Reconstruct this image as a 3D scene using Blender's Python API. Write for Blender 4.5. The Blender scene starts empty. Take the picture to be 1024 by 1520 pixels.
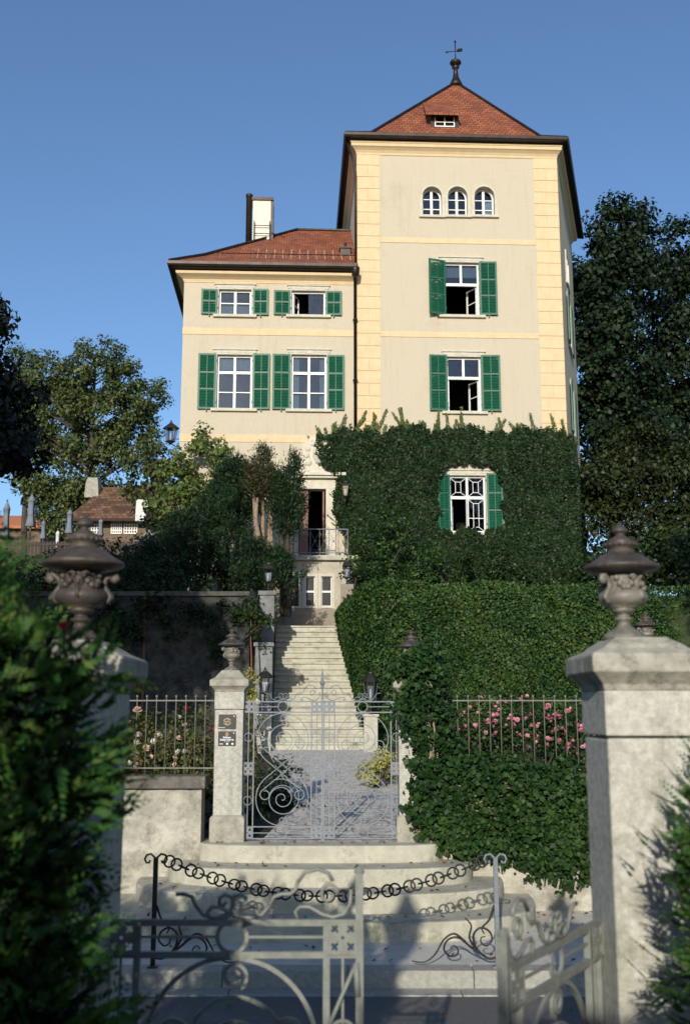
import bpy, math, random
import numpy as np
from mathutils import Vector, Matrix

# ------------------------------------------------------------------ camera, world, sun
scene = bpy.context.scene
COL = scene.collection
F, PITCH, CX, CY, EYE = 1600.0, math.radians(10.4), 512.0, 760.0, 2.4   # measured from the photograph (1024x1520)
cam = bpy.data.cameras.new('camera')
cam.sensor_fit = 'VERTICAL'; cam.sensor_height = 36.0; cam.sensor_width = 24.3
cam.lens = 36.0 * F / 1520.0
cam.clip_start = 0.1; cam.clip_end = 6000
cam.dof.use_dof = True; cam.dof.focus_distance = 19.0; cam.dof.aperture_fstop = 3.0
camo = bpy.data.objects.new('camera', cam); COL.objects.link(camo)
camo.location = (0, 0, EYE); camo.rotation_euler = (math.pi/2 + PITCH, 0, 0)
scene.camera = camo

SUN_DIR = Vector((0.155, 1.0, -0.33)).normalized()      # the way the light travels
w = bpy.data.worlds.new('World'); scene.world = w; w.use_nodes = True
nt = w.node_tree; bg = nt.nodes['Background']
sky = nt.nodes.new('ShaderNodeTexSky'); sky.sky_type = 'NISHITA'; sky.sun_disc = False
sky.sun_elevation = math.asin(-SUN_DIR.z); sky.sun_rotation = math.atan2(-SUN_DIR.x, -SUN_DIR.y)
sky.altitude = 600; sky.air_density = 1.0; sky.dust_density = 1.1; sky.ozone_density = 4.0
nt.links.new(sky.outputs[0], bg.inputs[0]); bg.inputs[1].default_value = 0.15
sl = bpy.data.lights.new('sun', 'SUN'); sl.energy = 3.7; sl.angle = math.radians(0.5); sl.color = (1.0, 0.93, 0.80)
so = bpy.data.objects.new('sun', sl); COL.objects.link(so)
so.rotation_euler = SUN_DIR.to_track_quat('-Z', 'Y').to_euler(); so.location = (-6, -40, 30)
vs = scene.view_settings; vs.view_transform = 'Standard'; vs.look = 'None'; vs.gamma = 1.0; vs.exposure = 0.1
vs.use_curve_mapping = False

# ------------------------------------------------------------------ measuring helpers
SP, CP = math.sin(PITCH), math.cos(PITCH)
def ray(px, py):
    u, v = (px-CX)/F, (CY-py)/F
    return Vector((u, CP - v*SP, SP + v*CP))
def R(px, py, Y):
    r = ray(px, py); t = Y/r.y
    return Vector((r.x*t, Y, EYE + r.z*t))
def zat(py, Y): return R(CX, py, Y).z
def xat(px, py, Y): return R(px, py, Y).x
ROT = math.radians(2.5); HO = Vector((0, 36, 0)); HZ = 4.9
HS = Vector((math.cos(ROT), math.sin(ROT), 0)); HN = Vector((-math.sin(ROT), math.cos(ROT), 0))
def HF(px, py, d=0.0):                       # a photo point on the house's facade plane -> (s, z)
    r = ray(px, py); o = HO + HN*d
    t = o.dot(HN)/r.dot(HN)
    p = r*t
    return (p-o).dot(HS), EYE + p.z
def H2W(s, d, z): 
    p = HO + HS*s + HN*d; return Vector((p.x, p.y, z))

# ------------------------------------------------------------------ mesh builder
class MB:
    def __init__(self): self.v = []; self.f = []; self.uv = {}; self.m = []; self.mi = 0
    def add(self, vs, fs):
        b = len(self.v); self.v += [tuple(p) for p in vs]
        for f in fs: self.f.append([b+i for i in f]); self.m.append(self.mi)
        return self
    def box(self, x0, x1, y0, y1, z0, z1):
        return self.add([(x0,y0,z0),(x1,y0,z0),(x1,y1,z0),(x0,y1,z0),(x0,y0,z1),(x1,y0,z1),(x1,y1,z1),(x0,y1,z1)],
            [(0,3,2,1),(4,5,6,7),(0,1,5,4),(1,2,6,5),(2,3,7,6),(3,0,4,7)])
    def hull8(self, a, b):                   # two quads, bottom and top
        return self.add(list(a)+list(b), [(0,3,2,1),(4,5,6,7),(0,1,5,4),(1,2,6,5),(2,3,7,6),(3,0,4,7)])
    def prism(self, poly, z0, z1):
        n = len(poly); z0s = z0 if hasattr(z0,'__len__') else [z0]*n; z1s = z1 if hasattr(z1,'__len__') else [z1]*n
        vs = [(p[0],p[1],z0s[i]) for i,p in enumerate(poly)] + [(p[0],p[1],z1s[i]) for i,p in enumerate(poly)]
        return self.add(vs, [tuple(range(n-1,-1,-1)), tuple(range(n,2*n))] + [(i,(i+1)%n,n+(i+1)%n,n+i) for i in range(n)])
    def rings(self, rings, cap0=True, cap1=True, closed=True):
        n = len(rings[0]); vs = [p for r in rings for p in r]; fs = []
        for k in range(len(rings)-1):
            for i in range(n if closed else n-1):
                j = (i+1) % n; fs.append((k*n+i, k*n+j, (k+1)*n+j, (k+1)*n+i))
        if cap0: fs.append(tuple(range(n-1,-1,-1)))
        if cap1: b = (len(rings)-1)*n; fs.append(tuple(range(b,b+n)))
        return self.add(vs, fs)
    def lathe(self, prof, c=(0,0,0), n=24, sx=1, sy=1, ph=0):
        return self.rings([[(c[0]+r*sx*math.cos(2*math.pi*i/n+ph), c[1]+r*sy*math.sin(2*math.pi*i/n+ph), c[2]+z) for i in range(n)] for r, z in prof])
    def tube(self, pts, r, n=6, rs=None):
        pts = [Vector(p) for p in pts]; rings = []; prev = None
        for i, p in enumerate(pts):
            a = pts[max(i-1,0)]; b = pts[min(i+1,len(pts)-1)]; d = (b-a)
            if d.length < 1e-9: d = Vector((0,0,1))
            d.normalize()
            if prev is None: u = d.orthogonal().normalized()
            else:
                u = prev - d*prev.dot(d)
                u = u.normalized() if u.length > 1e-6 else d.orthogonal().normalized()
            prev = u; v = d.cross(u); rr = rs[i] if rs else r
            rings.append([p + (u*math.cos(2*math.pi*k/n) + v*math.sin(2*math.pi*k/n))*rr for k in range(n)])
        return self.rings(rings)
    def flat(self, pts, w, t):               # a flat bar bent in the x-z plane: w in the plane, t along y
        pts = [Vector(p) for p in pts]; rings = []
        for i, p in enumerate(pts):
            a = pts[max(i-1,0)]; b = pts[min(i+1,len(pts)-1)]; d = (b-a); d.y = 0; d.normalize()
            q = Vector((d.z, 0, -d.x))*w/2; y = Vector((0, t/2, 0))
            rings.append([p-q-y, p+q-y, p+q+y, p-q+y])
        return self.rings(rings)
    def ball(self, c, r, n=8, m=6, s=(1,1,1)):
        rings = []
        for j in range(m+1):
            a = math.pi*(j/m) - math.pi/2; a = max(-1.56, min(1.56, a))
            rings.append([(c[0]+s[0]*r*math.cos(a)*math.cos(2*math.pi*i/n), c[1]+s[1]*r*math.cos(a)*math.sin(2*math.pi*i/n), c[2]+s[2]*r*math.sin(a)) for i in range(n)])
        return self.rings(rings)
    def xf(self, M):
        self.v = [tuple(M @ Vector(p)) for p in self.v]; return self

def mesh_of(name, mb, mats, smooth=False):
    me = bpy.data.meshes.new(name); me.from_pydata(mb.v, [], mb.f)
    for m in (mats if isinstance(mats, (list, tuple)) else [mats]): me.materials.append(m)
    if any(mb.m): me.polygons.foreach_set('material_index', mb.m)
    if smooth: me.polygons.foreach_set('use_smooth', [True]*len(me.polygons))
    me.update(); return me
def link(name, me, parent=None, loc=(0,0,0), rot=(0,0,0)):
    o = bpy.data.objects.new(name, me); COL.objects.link(o); o.location = loc; o.rotation_euler = rot
    if parent: o.parent = parent
    return o
def obj(name, mb, mats, parent=None, off=None, smooth=False, bevel=0, loc=None):
    """off: verts are in world coordinates, shift them to this origin (a top-level object then stands there)"""
    if off is not None: mb.v = [(p[0]-off[0], p[1]-off[1], p[2]-off[2]) for p in mb.v]
    me = mesh_of(name, mb, mats, smooth)
    o = link(name, me, parent, loc if loc is not None else (off if (off is not None and parent is None) else (0,0,0)))
    if bevel:
        b = o.modifiers.new('edge', 'BEVEL'); b.width = bevel; b.segments = 2; b.limit_method = 'ANGLE'; b.angle_limit = 0.6
    return o
def tag(o, label=None, cat=None, group=None, kind=None):
    if label: o['label'] = label
    if cat: o['category'] = cat
    if group: o['group'] = group
    if kind: o['kind'] = kind
    return o
def thing(name, label, cat, loc=(0,0,0), rz=0, group=None):
    o = bpy.data.objects.new(name, None); COL.objects.link(o); o.empty_display_size = 0.2
    o.location = loc; o.rotation_euler = (0,0,rz)
    return tag(o, label, cat, group)
def kids(o): return [c for c in COL.objects if c.parent == o]
def dup(root, loc, rz=0, label=None, group=None, scale=None):
    def cp(o, par):
        c = o.copy(); COL.objects.link(c)
        if par: c.parent = par
        for k in CH.get(o.name, []): cp(k, c)
        return c
    CH = {}
    for o in COL.objects:
        if o.parent: CH.setdefault(o.parent.name, []).append(o)
    r = cp(root, None); r.location = loc; r.rotation_euler = (0,0,rz)
    if label: r['label'] = label
    if group: r['group'] = group
    if scale: r.scale = scale
    return r

# ------------------------------------------------------------------ materials
def new_mat(name):
    m = bpy.data.materials.new(name); m.use_nodes = True
    n = m.node_tree.nodes; return m, m.node_tree, n['Principled BSDF'], n['Material Output']
def noise_mat(name, c1, c2, scale=6, rough=0.8, bump=0.3, bscale=40, bdist=0.01, c3=None, scale3=1.2, lo=0.35, hi=0.65, metal=0, spec=0.5, lo3=0.55, hi3=0.7):
    m, t, b, out = new_mat(name); N, L = t.nodes, t.links
    tc = N.new('ShaderNodeTexCoord')
    a = N.new('ShaderNodeTexNoise'); a.inputs['Scale'].default_value = scale; a.inputs['Detail'].default_value = 8; a.inputs['Roughness'].default_value = 0.65
    L.new(tc.outputs['Object'], a.inputs['Vector'])
    r = N.new('ShaderNodeValToRGB'); r.color_ramp.elements[0].position = lo; r.color_ramp.elements[1].position = hi
    r.color_ramp.elements[0].color = (*c1,1); r.color_ramp.elements[1].color = (*c2,1)
    L.new(a.outputs['Fac'], r.inputs['Fac']); col = r.outputs['Color']
    if c3:
        a3 = N.new('ShaderNodeTexNoise'); a3.inputs['Scale'].default_value = scale3; a3.inputs['Detail'].default_value = 10; a3.inputs['Roughness'].default_value = 0.75
        L.new(tc.outputs['Object'], a3.inputs['Vector'])
        r3 = N.new('ShaderNodeValToRGB'); r3.color_ramp.elements[0].position = lo3; r3.color_ramp.elements[1].position = hi3
        L.new(a3.outputs['Fac'], r3.inputs['Fac'])
        mx = N.new('ShaderNodeMixRGB'); mx.inputs['Color2'].default_value = (*c3,1)
        L.new(r3.outputs['Color'], mx.inputs['Fac']); L.new(col, mx.inputs['Color1']); col = mx.outputs['Color']
    L.new(col, b.inputs['Base Color'])
    b.inputs['Roughness'].default_value = rough; b.inputs['Metallic'].default_value = metal; b.inputs['Specular IOR Level'].default_value = spec
    if bump:
        a2 = N.new('ShaderNodeTexNoise'); a2.inputs['Scale'].default_value = bscale; a2.inputs['Detail'].default_value = 6
        L.new(tc.outputs['Object'], a2.inputs['Vector'])
        bp = N.new('ShaderNodeBump'); bp.inputs['Strength'].default_value = bump; bp.inputs['Distance'].default_value = bdist
        L.new(a2.outputs['Fac'], bp.inputs['Height']); L.new(bp.outputs['Normal'], b.inputs['Normal'])
    return m
def leaf_mat(name, cols, rough=0.5, trans=0.25, spec=0.4, tcol=None):
    m, t, b, out = new_mat(name); N, L = t.nodes, t.links
    g = N.new('ShaderNodeNewGeometry'); r = N.new('ShaderNodeValToRGB'); e = r.color_ramp.elements
    e[0].color = (*cols[0],1); e[1].color = (*cols[-1],1)
    for i, c in enumerate(cols[1:-1]): k = e.new((i+1)/(len(cols)-1)); k.color = (*c,1)
    tc = N.new('ShaderNodeTexCoord'); nz = N.new('ShaderNodeTexNoise'); nz.inputs['Scale'].default_value = .9; nz.inputs['Detail'].default_value = 4
    L.new(tc.outputs['Object'], nz.inputs['Vector'])
    ma = N.new('ShaderNodeMath'); ma.operation = 'MULTIPLY_ADD'; ma.inputs[1].default_value = 1.5; ma.inputs[2].default_value = -.75; L.new(nz.outputs['Fac'], ma.inputs[0])
    mb_ = N.new('ShaderNodeMath'); mb_.operation = 'ADD'; mb_.use_clamp = True; L.new(g.outputs['Random Per Island'], mb_.inputs[0]); L.new(ma.outputs[0], mb_.inputs[1])
    L.new(mb_.outputs[0], r.inputs['Fac']); L.new(r.outputs['Color'], b.inputs['Base Color'])
    b.inputs['Roughness'].default_value = rough; b.inputs['Specular IOR Level'].default_value = spec
    tr = N.new('ShaderNodeBsdfTranslucent'); mx = N.new('ShaderNodeMixShader'); mx.inputs['Fac'].default_value = trans
    hs = N.new('ShaderNodeHueSaturation'); hs.inputs['Value'].default_value = 1.6; hs.inputs['Hue'].default_value = 0.48
    L.new(r.outputs['Color'], hs.inputs['Color']); L.new(hs.outputs['Color'], tr.inputs['Color'])
    L.new(b.outputs[0], mx.inputs[1]); L.new(tr.outputs[0], mx.inputs[2]); L.new(mx.outputs[0], out.inputs['Surface'])
    return m
M = {}
M['plaster'] = noise_mat('plaster', (.53,.46,.345), (.57,.498,.378), 14, .92, .5, 40, .02, (.50,.42,.30), .8)
def streak(m, col, amt=.35):
    t = m.node_tree; N, L = t.nodes, t.links; b = N['Principled BSDF']; src = b.inputs['Base Color'].links[0].from_socket
    tc = N.new('ShaderNodeTexCoord'); mp = N.new('ShaderNodeMapping'); mp.inputs['Scale'].default_value = (2.6,2.6,.22)
    n = N.new('ShaderNodeTexNoise'); n.inputs['Scale'].default_value = 1.6; n.inputs['Detail'].default_value = 9; n.inputs['Roughness'].default_value = .7
    r = N.new('ShaderNodeValToRGB'); r.color_ramp.elements[0].position = .52; r.color_ramp.elements[1].position = .8; r.color_ramp.elements[0].color=(0,0,0,1); r.color_ramp.elements[1].color=(amt,amt,amt,1)
    mx = N.new('ShaderNodeMixRGB'); mx.inputs['Color2'].default_value = (*col,1)
    L.new(tc.outputs['Object'], mp.inputs['Vector']); L.new(mp.outputs['Vector'], n.inputs['Vector']); L.new(n.outputs['Fac'], r.inputs['Fac']); L.new(r.outputs['Color'], mx.inputs['Fac'])
    L.new(src, mx.inputs['Color1']); L.new(mx.outputs['Color'], b.inputs['Base Color'])
streak(M['plaster'], (.36,.30,.21), .38)
M['yellow'] = noise_mat('yellow_plaster', (.66,.49,.285), (.71,.55,.335), 3, .85, .25, 50, .008)
streak(M['yellow'], (.50,.36,.2), .35)
M['stone_trim'] = noise_mat('stone_trim', (.50,.47,.38), (.62,.58,.47), 6, .85, .3, 60, .006)
M['relief'] = noise_mat('relief_stone', (.55,.50,.40), (.68,.62,.50), 4, .85, .6, 9, .03)
M['dark_wood'] = noise_mat('dark_wood', (.028,.017,.013), (.05,.03,.022), 8, .7, .2, 30, .01)
M['gutter'] = noise_mat('gutter_metal', (.025,.02,.018), (.05,.036,.03), 5, .45, .1, 30, .004, metal=.6)
M['green'] = noise_mat('shutter_green', (.007,.09,.047), (.012,.122,.064), 7, .5, .1, 60, .003, (.03,.15,.09), 1.6)
M['white'] = noise_mat('white_paint', (.76,.75,.71), (.83,.82,.78), 8, .5, 0)
M['red_door'] = noise_mat('door_wood', (.20,.085,.06), (.27,.12,.085), 7, .6, .15, 30, .005)
M['dark_room'] = noise_mat('dark_interior', (.012,.009,.008), (.02,.015,.013), 3, .9, 0)
M['iron'] = noise_mat('grey_iron', (.15,.17,.20), (.24,.26,.29), 30, .5, .3, 90, .002, (.22,.13,.08), 14, lo3=.68, hi3=.76)
M['iron_light'] = noise_mat('pale_green_grey_iron', (.19,.205,.185), (.27,.285,.255), 25, .5, .3, 90, .002, (.20,.13,.08), 12, lo3=.68, hi3=.78)
M['black_iron'] = noise_mat('black_iron', (.018,.017,.018), (.045,.04,.038), 25, .5, .3, 90, .002, metal=.4)
M['cast_iron'] = noise_mat('weathered_cast_iron', (.05,.042,.038), (.115,.095,.08), 14, .55, .5, 40, .006, (.17,.145,.12), 5, metal=.2)
M['urn_grey'] = noise_mat('grey_cast_urn', (.14,.13,.11), (.27,.25,.215), 12, .55, .5, 40, .006, (.09,.07,.055), 5, metal=.1)
M['pillar'] = noise_mat('pillar_stone', (.38,.37,.32), (.58,.565,.50), 26, .9, .8, 45, .008, (.26,.26,.20), 2.6)
streak(M['pillar'], (.20,.19,.15), .6)
M['cap_near'] = noise_mat('near_cap_stone', (.30,.29,.23), (.50,.48,.40), 16, .9, .7, 60, .004, (.10,.095,.075), 6, lo3=.5, hi3=.66)
M['pillar_near'] = noise_mat('pillar_stone_lichen', (.42,.41,.35), (.64,.625,.55), 32, .9, .9, 55, .006, (.25,.255,.175), 3.0)
streak(M['pillar_near'], (.17,.175,.12), .85)
M['cap_dark'] = noise_mat('pillar_cap_stone', (.26,.25,.20), (.44,.42,.35), 9, .9, .6, 45, .005, (.12,.115,.09), 4)
M['step'] = noise_mat('step_stone', (.38,.365,.295), (.55,.53,.43), 4, .9, .6, 40, .01, (.17,.17,.115), 1.9, lo3=.54, hi3=.68)
M['wallstone'] = noise_mat('street_wall_plaster', (.34,.325,.27), (.57,.54,.45), 4, .92, 1.0, 9, .05, (.21,.19,.155), 2.6, lo3=.50, hi3=.66)
M['retain'] = noise_mat('retaining_wall_stone', (.02,.021,.021), (.10,.097,.085), 3.2, .95, 1.0, 8, .06, (.018,.024,.013), .8, lo=.38, hi=.72)  # stone colour set dark to stand in for the wall's shade
M['grey_stone'] = noise_mat('grey_pier_stone', (.15,.155,.155), (.26,.262,.255), 5, .9, .4, 40, .008)
M['asphalt'] = noise_mat('asphalt', (.09,.09,.092), (.15,.148,.145), 40, .95, .6, 160, .004, (.19,.185,.175), 1.5)
M['pave'] = noise_mat('pavement_concrete', (.54,.51,.45), (.68,.65,.57), 5, .92, .4, 120, .003, (.34,.325,.29), 1.5)
M['kerb'] = noise_mat('kerb_granite', (.29,.285,.25), (.42,.41,.365), 20, .9, .6, 90, .006)
M['soil'] = noise_mat('garden_soil', (.025,.022,.015), (.06,.05,.033), 6, .95, .9, 20, .05)
M['grass'] = noise_mat('rough_grass', (.022,.035,.012), (.05,.07,.022), 6, .95, .9, 25, .05)
M['bark'] = noise_mat('bark', (.045,.035,.026), (.10,.08,.06), 9, .95, .9, 20, .03)
M['bark_pale'] = noise_mat('pale_bark', (.22,.16,.11), (.34,.26,.18), 12, .9, .6, 30, .02)
M['hill'] = noise_mat('wooded_hill', (.02,.035,.03), (.04,.06,.05), .02, .95, 0)
M['parasol'] = noise_mat('grey_canvas', (.15,.175,.215), (.22,.25,.30), 6, .9, .2, 20, .01)
M['parasol_white'] = noise_mat('white_canvas', (.62,.62,.60), (.74,.74,.72), 6, .9, .2, 20, .01)
M['orange_tile'] = noise_mat('orange_tile', (.36,.12,.055), (.50,.19,.09), 9, .9, .4, 20, .02)
M['brown_wall'] = noise_mat('brown_wall', (.13,.09,.06), (.2,.14,.10), 4, .9, .2)
M['plaque'] = noise_mat('black_plaque', (.012,.011,.012), (.018,.016,.017), 9, .35, 0)
M['gold'] = noise_mat('gold_print', (.55,.38,.16), (.62,.44,.2), 9, .4, 0)
M['print'] = noise_mat('white_print', (.75,.75,.74), (.8,.8,.79), 9, .5, 0)
M['rust'] = noise_mat('rusty_steel', (.13,.05,.03), (.2,.085,.05), 20, .85, .3)
M['base_render'] = noise_mat('basement_render', (.40,.37,.29), (.50,.46,.37), 5, .9, .5, 30, .01, (.33,.30,.24), 2)
M['plinth'] = noise_mat('plinth_stone', (.24,.20,.155), (.32,.275,.215), 6, .9, .5, 30, .01)
M['fence_iron'] = noise_mat('fence_iron', (.13,.13,.105), (.21,.205,.17), 30, .55, .3, 90, .002, (.16,.08,.045), 12, lo3=.6, hi3=.72)
M['coping_dark'] = noise_mat('dark_coping', (.10,.09,.08), (.19,.175,.15), 8, .9, .6, 30, .01, (.27,.25,.21), 4)
M['curtain'] = noise_mat('grey_net_curtain', (.30,.31,.33), (.40,.41,.42), 12, .9, 0)
M['coping_shade'] = noise_mat('shade_dark_coping', (.05,.052,.042), (.11,.108,.09), 8, .9, .6, 30, .01, (.035,.042,.022), 3)  # colour darkened to carry the deep shade on the retaining wall
# leaves
M['ivy_dark'] = leaf_mat('ivy_leaves', [(.007,.019,.007),(.012,.030,.010),(.018,.040,.013),(.03,.055,.016)], .5, .08, .22)
M['ivy_sprig'] = leaf_mat('young_ivy_leaves', [(.06,.10,.025),(.10,.14,.035),(.13,.16,.05)], .5, .3)
M['ivy_near'] = leaf_mat('glossy_ivy_leaves', [(.008,.026,.007),(.014,.042,.010),(.024,.058,.013),(.045,.085,.02)], .5, .10, .16)
M['hedge'] = leaf_mat('hedge_leaves', [(.011,.036,.010),(.026,.070,.015),(.046,.100,.021),(.095,.145,.036)], .5, .22, .25)
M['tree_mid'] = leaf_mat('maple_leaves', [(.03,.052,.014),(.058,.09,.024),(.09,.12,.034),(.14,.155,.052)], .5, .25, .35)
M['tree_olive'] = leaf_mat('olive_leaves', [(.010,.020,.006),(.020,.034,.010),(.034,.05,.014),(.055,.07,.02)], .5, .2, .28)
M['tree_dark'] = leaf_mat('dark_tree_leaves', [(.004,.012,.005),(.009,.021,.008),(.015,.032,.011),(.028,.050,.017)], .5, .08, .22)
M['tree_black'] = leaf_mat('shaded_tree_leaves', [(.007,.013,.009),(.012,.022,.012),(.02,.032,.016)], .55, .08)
M['climber'] = leaf_mat('climber_leaves', [(.05,.10,.018),(.09,.15,.028),(.14,.19,.04),(.17,.19,.06)], .5, .3)
M['conifer'] = leaf_mat('juniper_needles', [(.006,.020,.009),(.011,.032,.012),(.02,.048,.015),(.034,.065,.02)], .55, .08, .25)
M['conifer_brown'] = leaf_mat('browning_juniper_needles', [(.022,.042,.016),(.065,.05,.022),(.03,.055,.018),(.09,.055,.026)], .6, .1)
M['thuja'] = leaf_mat('thuja_sprays', [(.014,.055,.014),(.026,.090,.019),(.050,.13,.026),(.095,.155,.032)], .55, .22, .2)
M['thuja_deep'] = leaf_mat('deep_thuja_sprays', [(.004,.012,.005),(.009,.022,.008),(.016,.034,.011)], .6, .08, .2)  # inner sprays coloured darker for the shade inside the hedge
M['rose_leaf'] = leaf_mat('rose_leaves', [(.035,.065,.015),(.085,.115,.028),(.15,.155,.045),(.20,.15,.065)], .5, .25, .25)
M['silver_leaf'] = leaf_mat('silver_green_leaves', [(.10,.15,.10),(.16,.21,.15),(.22,.27,.19)], .6, .2)
M['yellow_leaf'] = leaf_mat('yellow_variegated_leaves', [(.22,.25,.05),(.38,.37,.10),(.52,.48,.18)], .5, .3)
M['shrub'] = leaf_mat('laurel_leaves', [(.011,.028,.008),(.024,.05,.012),(.045,.08,.02)], .45, .15, .28)
for nm, c in (('rose_white',(.78,.76,.68)),('rose_red',(.50,.02,.03)),('rose_peach',(.74,.48,.36)),('rose_pink',(.76,.34,.42)),('rose_magenta',(.70,.20,.33))):
    M[nm] = noise_mat(nm, tuple(k*.85 for k in c), c, 30, .6, 0)
def glass_pane():
    m, t, b, out = new_mat('window_pane'); N, L = t.nodes, t.links
    n = N.new('ShaderNodeTexNoise'); n.inputs['Scale'].default_value = 1.1; n.inputs['Detail'].default_value = 3
    bp = N.new('ShaderNodeBump'); bp.inputs['Strength'].default_value = .35; bp.inputs['Distance'].default_value = .05
    L.new(n.outputs['Fac'], bp.inputs['Height'])
    g = N.new('ShaderNodeBsdfGlossy'); g.inputs['Roughness'].default_value = .03; g.inputs['Color'].default_value = (.85,.92,1,1); L.new(bp.outputs['Normal'], g.inputs['Normal'])
    tr = N.new('ShaderNodeBsdfTransparent'); tr.inputs['Color'].default_value = (.62,.68,.72,1)
    mx = N.new('ShaderNodeMixShader'); mx.inputs['Fac'].default_value = .055
    L.new(tr.outputs[0], mx.inputs[1]); L.new(g.outputs[0], mx.inputs[2]); L.new(mx.outputs[0], out.inputs['Surface']); return m
M['pane'] = glass_pane()
M['pane_dark'] = noise_mat('painted_dark_pane', (.012,.013,.016), (.03,.032,.036), 4, .35, 0, spec=.2)  # opaque dark colour in place of glass, leaving out its bright reflection
def lamp_glass():
    m, t, b, out = new_mat('lamp_glass'); N, L = t.nodes, t.links
    g = N.new('ShaderNodeBsdfGlossy'); g.inputs['Roughness'].default_value = .08; g.inputs['Color'].default_value = (.9,.95,1,1)
    tr = N.new('ShaderNodeBsdfTransparent'); tr.inputs['Color'].default_value = (.75,.8,.82,1)
    mx = N.new('ShaderNodeMixShader'); mx.inputs['Fac'].default_value = .14
    L.new(tr.outputs[0], mx.inputs[1]); L.new(g.outputs[0], mx.inputs[2]); L.new(mx.outputs[0], out.inputs['Surface']); return m
M['lamp_glass'] = lamp_glass()
def tile_mat(name, cols, bw=.18, bh=.16, mortar=(.05,.018,.012)):
    m, t, b, out = new_mat(name); N, L = t.nodes, t.links
    uv = N.new('ShaderNodeUVMap'); br = N.new('ShaderNodeTexBrick')
    br.inputs['Scale'].default_value = 1; br.inputs['Brick Width'].default_value = bw; br.inputs['Row Height'].default_value = bh
    br.inputs['Mortar Size'].default_value = .012; br.inputs['Mortar Smooth'].default_value = .4; br.inputs['Bias'].default_value = -.2
    br.inputs['Color1'].default_value = (*cols[0],1); br.inputs['Color2'].default_value = (*cols[1],1); br.inputs['Mortar'].default_value = (*mortar,1)
    L.new(uv.outputs[0], br.inputs['Vector'])
    n = N.new('ShaderNodeTexNoise'); n.inputs['Scale'].default_value = 1.3; n.inputs['Detail'].default_value = 8
    L.new(uv.outputs[0], n.inputs['Vector'])
    r = N.new('ShaderNodeValToRGB'); r.color_ramp.elements[0].position=.3; r.color_ramp.elements[1].position=.75
    r.color_ramp.elements[0].color=(.72,.72,.72,1); r.color_ramp.elements[1].color=(1.15,1.1,1.05,1)
    L.new(n.outputs['Fac'], r.inputs['Fac'])
    mx = N.new('ShaderNodeMixRGB'); mx.blend_type = 'MULTIPLY'; mx.inputs['Fac'].default_value = 1
    L.new(br.outputs['Color'], mx.inputs['Color1']); L.new(r.outputs['Color'], mx.inputs['Color2']); L.new(mx.outputs['Color'], b.inputs['Base Color'])
    bp = N.new('ShaderNodeBump'); bp.inputs['Strength'].default_value=.8; bp.inputs['Distance'].default_value=.03; bp.invert = True
    L.new(br.outputs['Fac'], bp.inputs['Height']); L.new(bp.outputs['Normal'], b.inputs['Normal'])
    b.inputs['Roughness'].default_value=.8; return m
M['tile'] = tile_mat('roof_tile', [(.26,.075,.033),(.40,.135,.058)], .2, .17)
M['tile_old'] = tile_mat('old_roof_tile', [(.11,.06,.035),(.27,.155,.09)], .22, .25)
def gravel_mat():
    m, t, b, out = new_mat('gravel'); N, L = t.nodes, t.links
    tc = N.new('ShaderNodeTexCoord'); v = N.new('ShaderNodeTexVoronoi'); v.inputs['Scale'].default_value = 22
    L.new(tc.outputs['Object'], v.inputs['Vector'])
    r = N.new('ShaderNodeValToRGB'); r.color_ramp.elements[0].color = (.36,.335,.29,1); r.color_ramp.elements[1].color=(.78,.74,.66,1)
    sp = N.new('ShaderNodeSeparateColor'); L.new(v.outputs['Color'], sp.inputs[0]); L.new(sp.outputs[0], r.inputs['Fac']); L.new(r.outputs['Color'], b.inputs['Base Color'])
    bp = N.new('ShaderNodeBump'); bp.inputs['Strength'].default_value=.5; bp.inputs['Distance'].default_value=.015; bp.invert=True
    L.new(v.outputs['Distance'], bp.inputs['Height']); L.new(bp.outputs['Normal'], b.inputs['Normal']); b.inputs['Roughness'].default_value=.95; return m
M['gravel'] = gravel_mat()

# ------------------------------------------------------------------ foliage builders
def unit(a): return a/np.maximum(np.linalg.norm(a, axis=1, keepdims=True), 1e-9)
def leaf_mesh(name, P, Nn, L, Wd, rng, mat, tilt=.6, down=.5, fold=.15, jitter=.35, T=None):
    n = len(P)
    Nn = unit(unit(Nn) + rng.normal(0, tilt, (n,3)))
    if T is None:
        T = rng.normal(0, 1, (n,3)); T[:,2] -= down*1.5
    T = unit(T - Nn*np.sum(T*Nn, axis=1, keepdims=True)); B = np.cross(Nn, T)
    ln = (L*(1+jitter*rng.uniform(-1,1,(n,1)))); wd = ln*Wd*.5
    p0 = P - T*ln*.5; p2 = P + T*ln*.5; mid = P - T*ln*.06 + Nn*ln*fold
    V = np.stack([p0, mid-B*wd, p2, mid+B*wd], axis=1).reshape(-1,3)
    me = bpy.data.meshes.new(name)
    me.vertices.add(4*n); me.vertices.foreach_set('co', V.astype(np.float32).ravel())
    me.loops.add(4*n); me.loops.foreach_set('vertex_index', np.arange(4*n, dtype=np.int32))
    me.polygons.add(n); me.polygons.foreach_set('loop_start', np.arange(0,4*n,4,dtype=np.int32))
    try: me.polygons.foreach_set('loop_total', np.full(n,4,dtype=np.int32))
    except Exception: pass
    me.materials.append(mat); me.update(calc_edges=True); return me
def merge(meshes): pass
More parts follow.
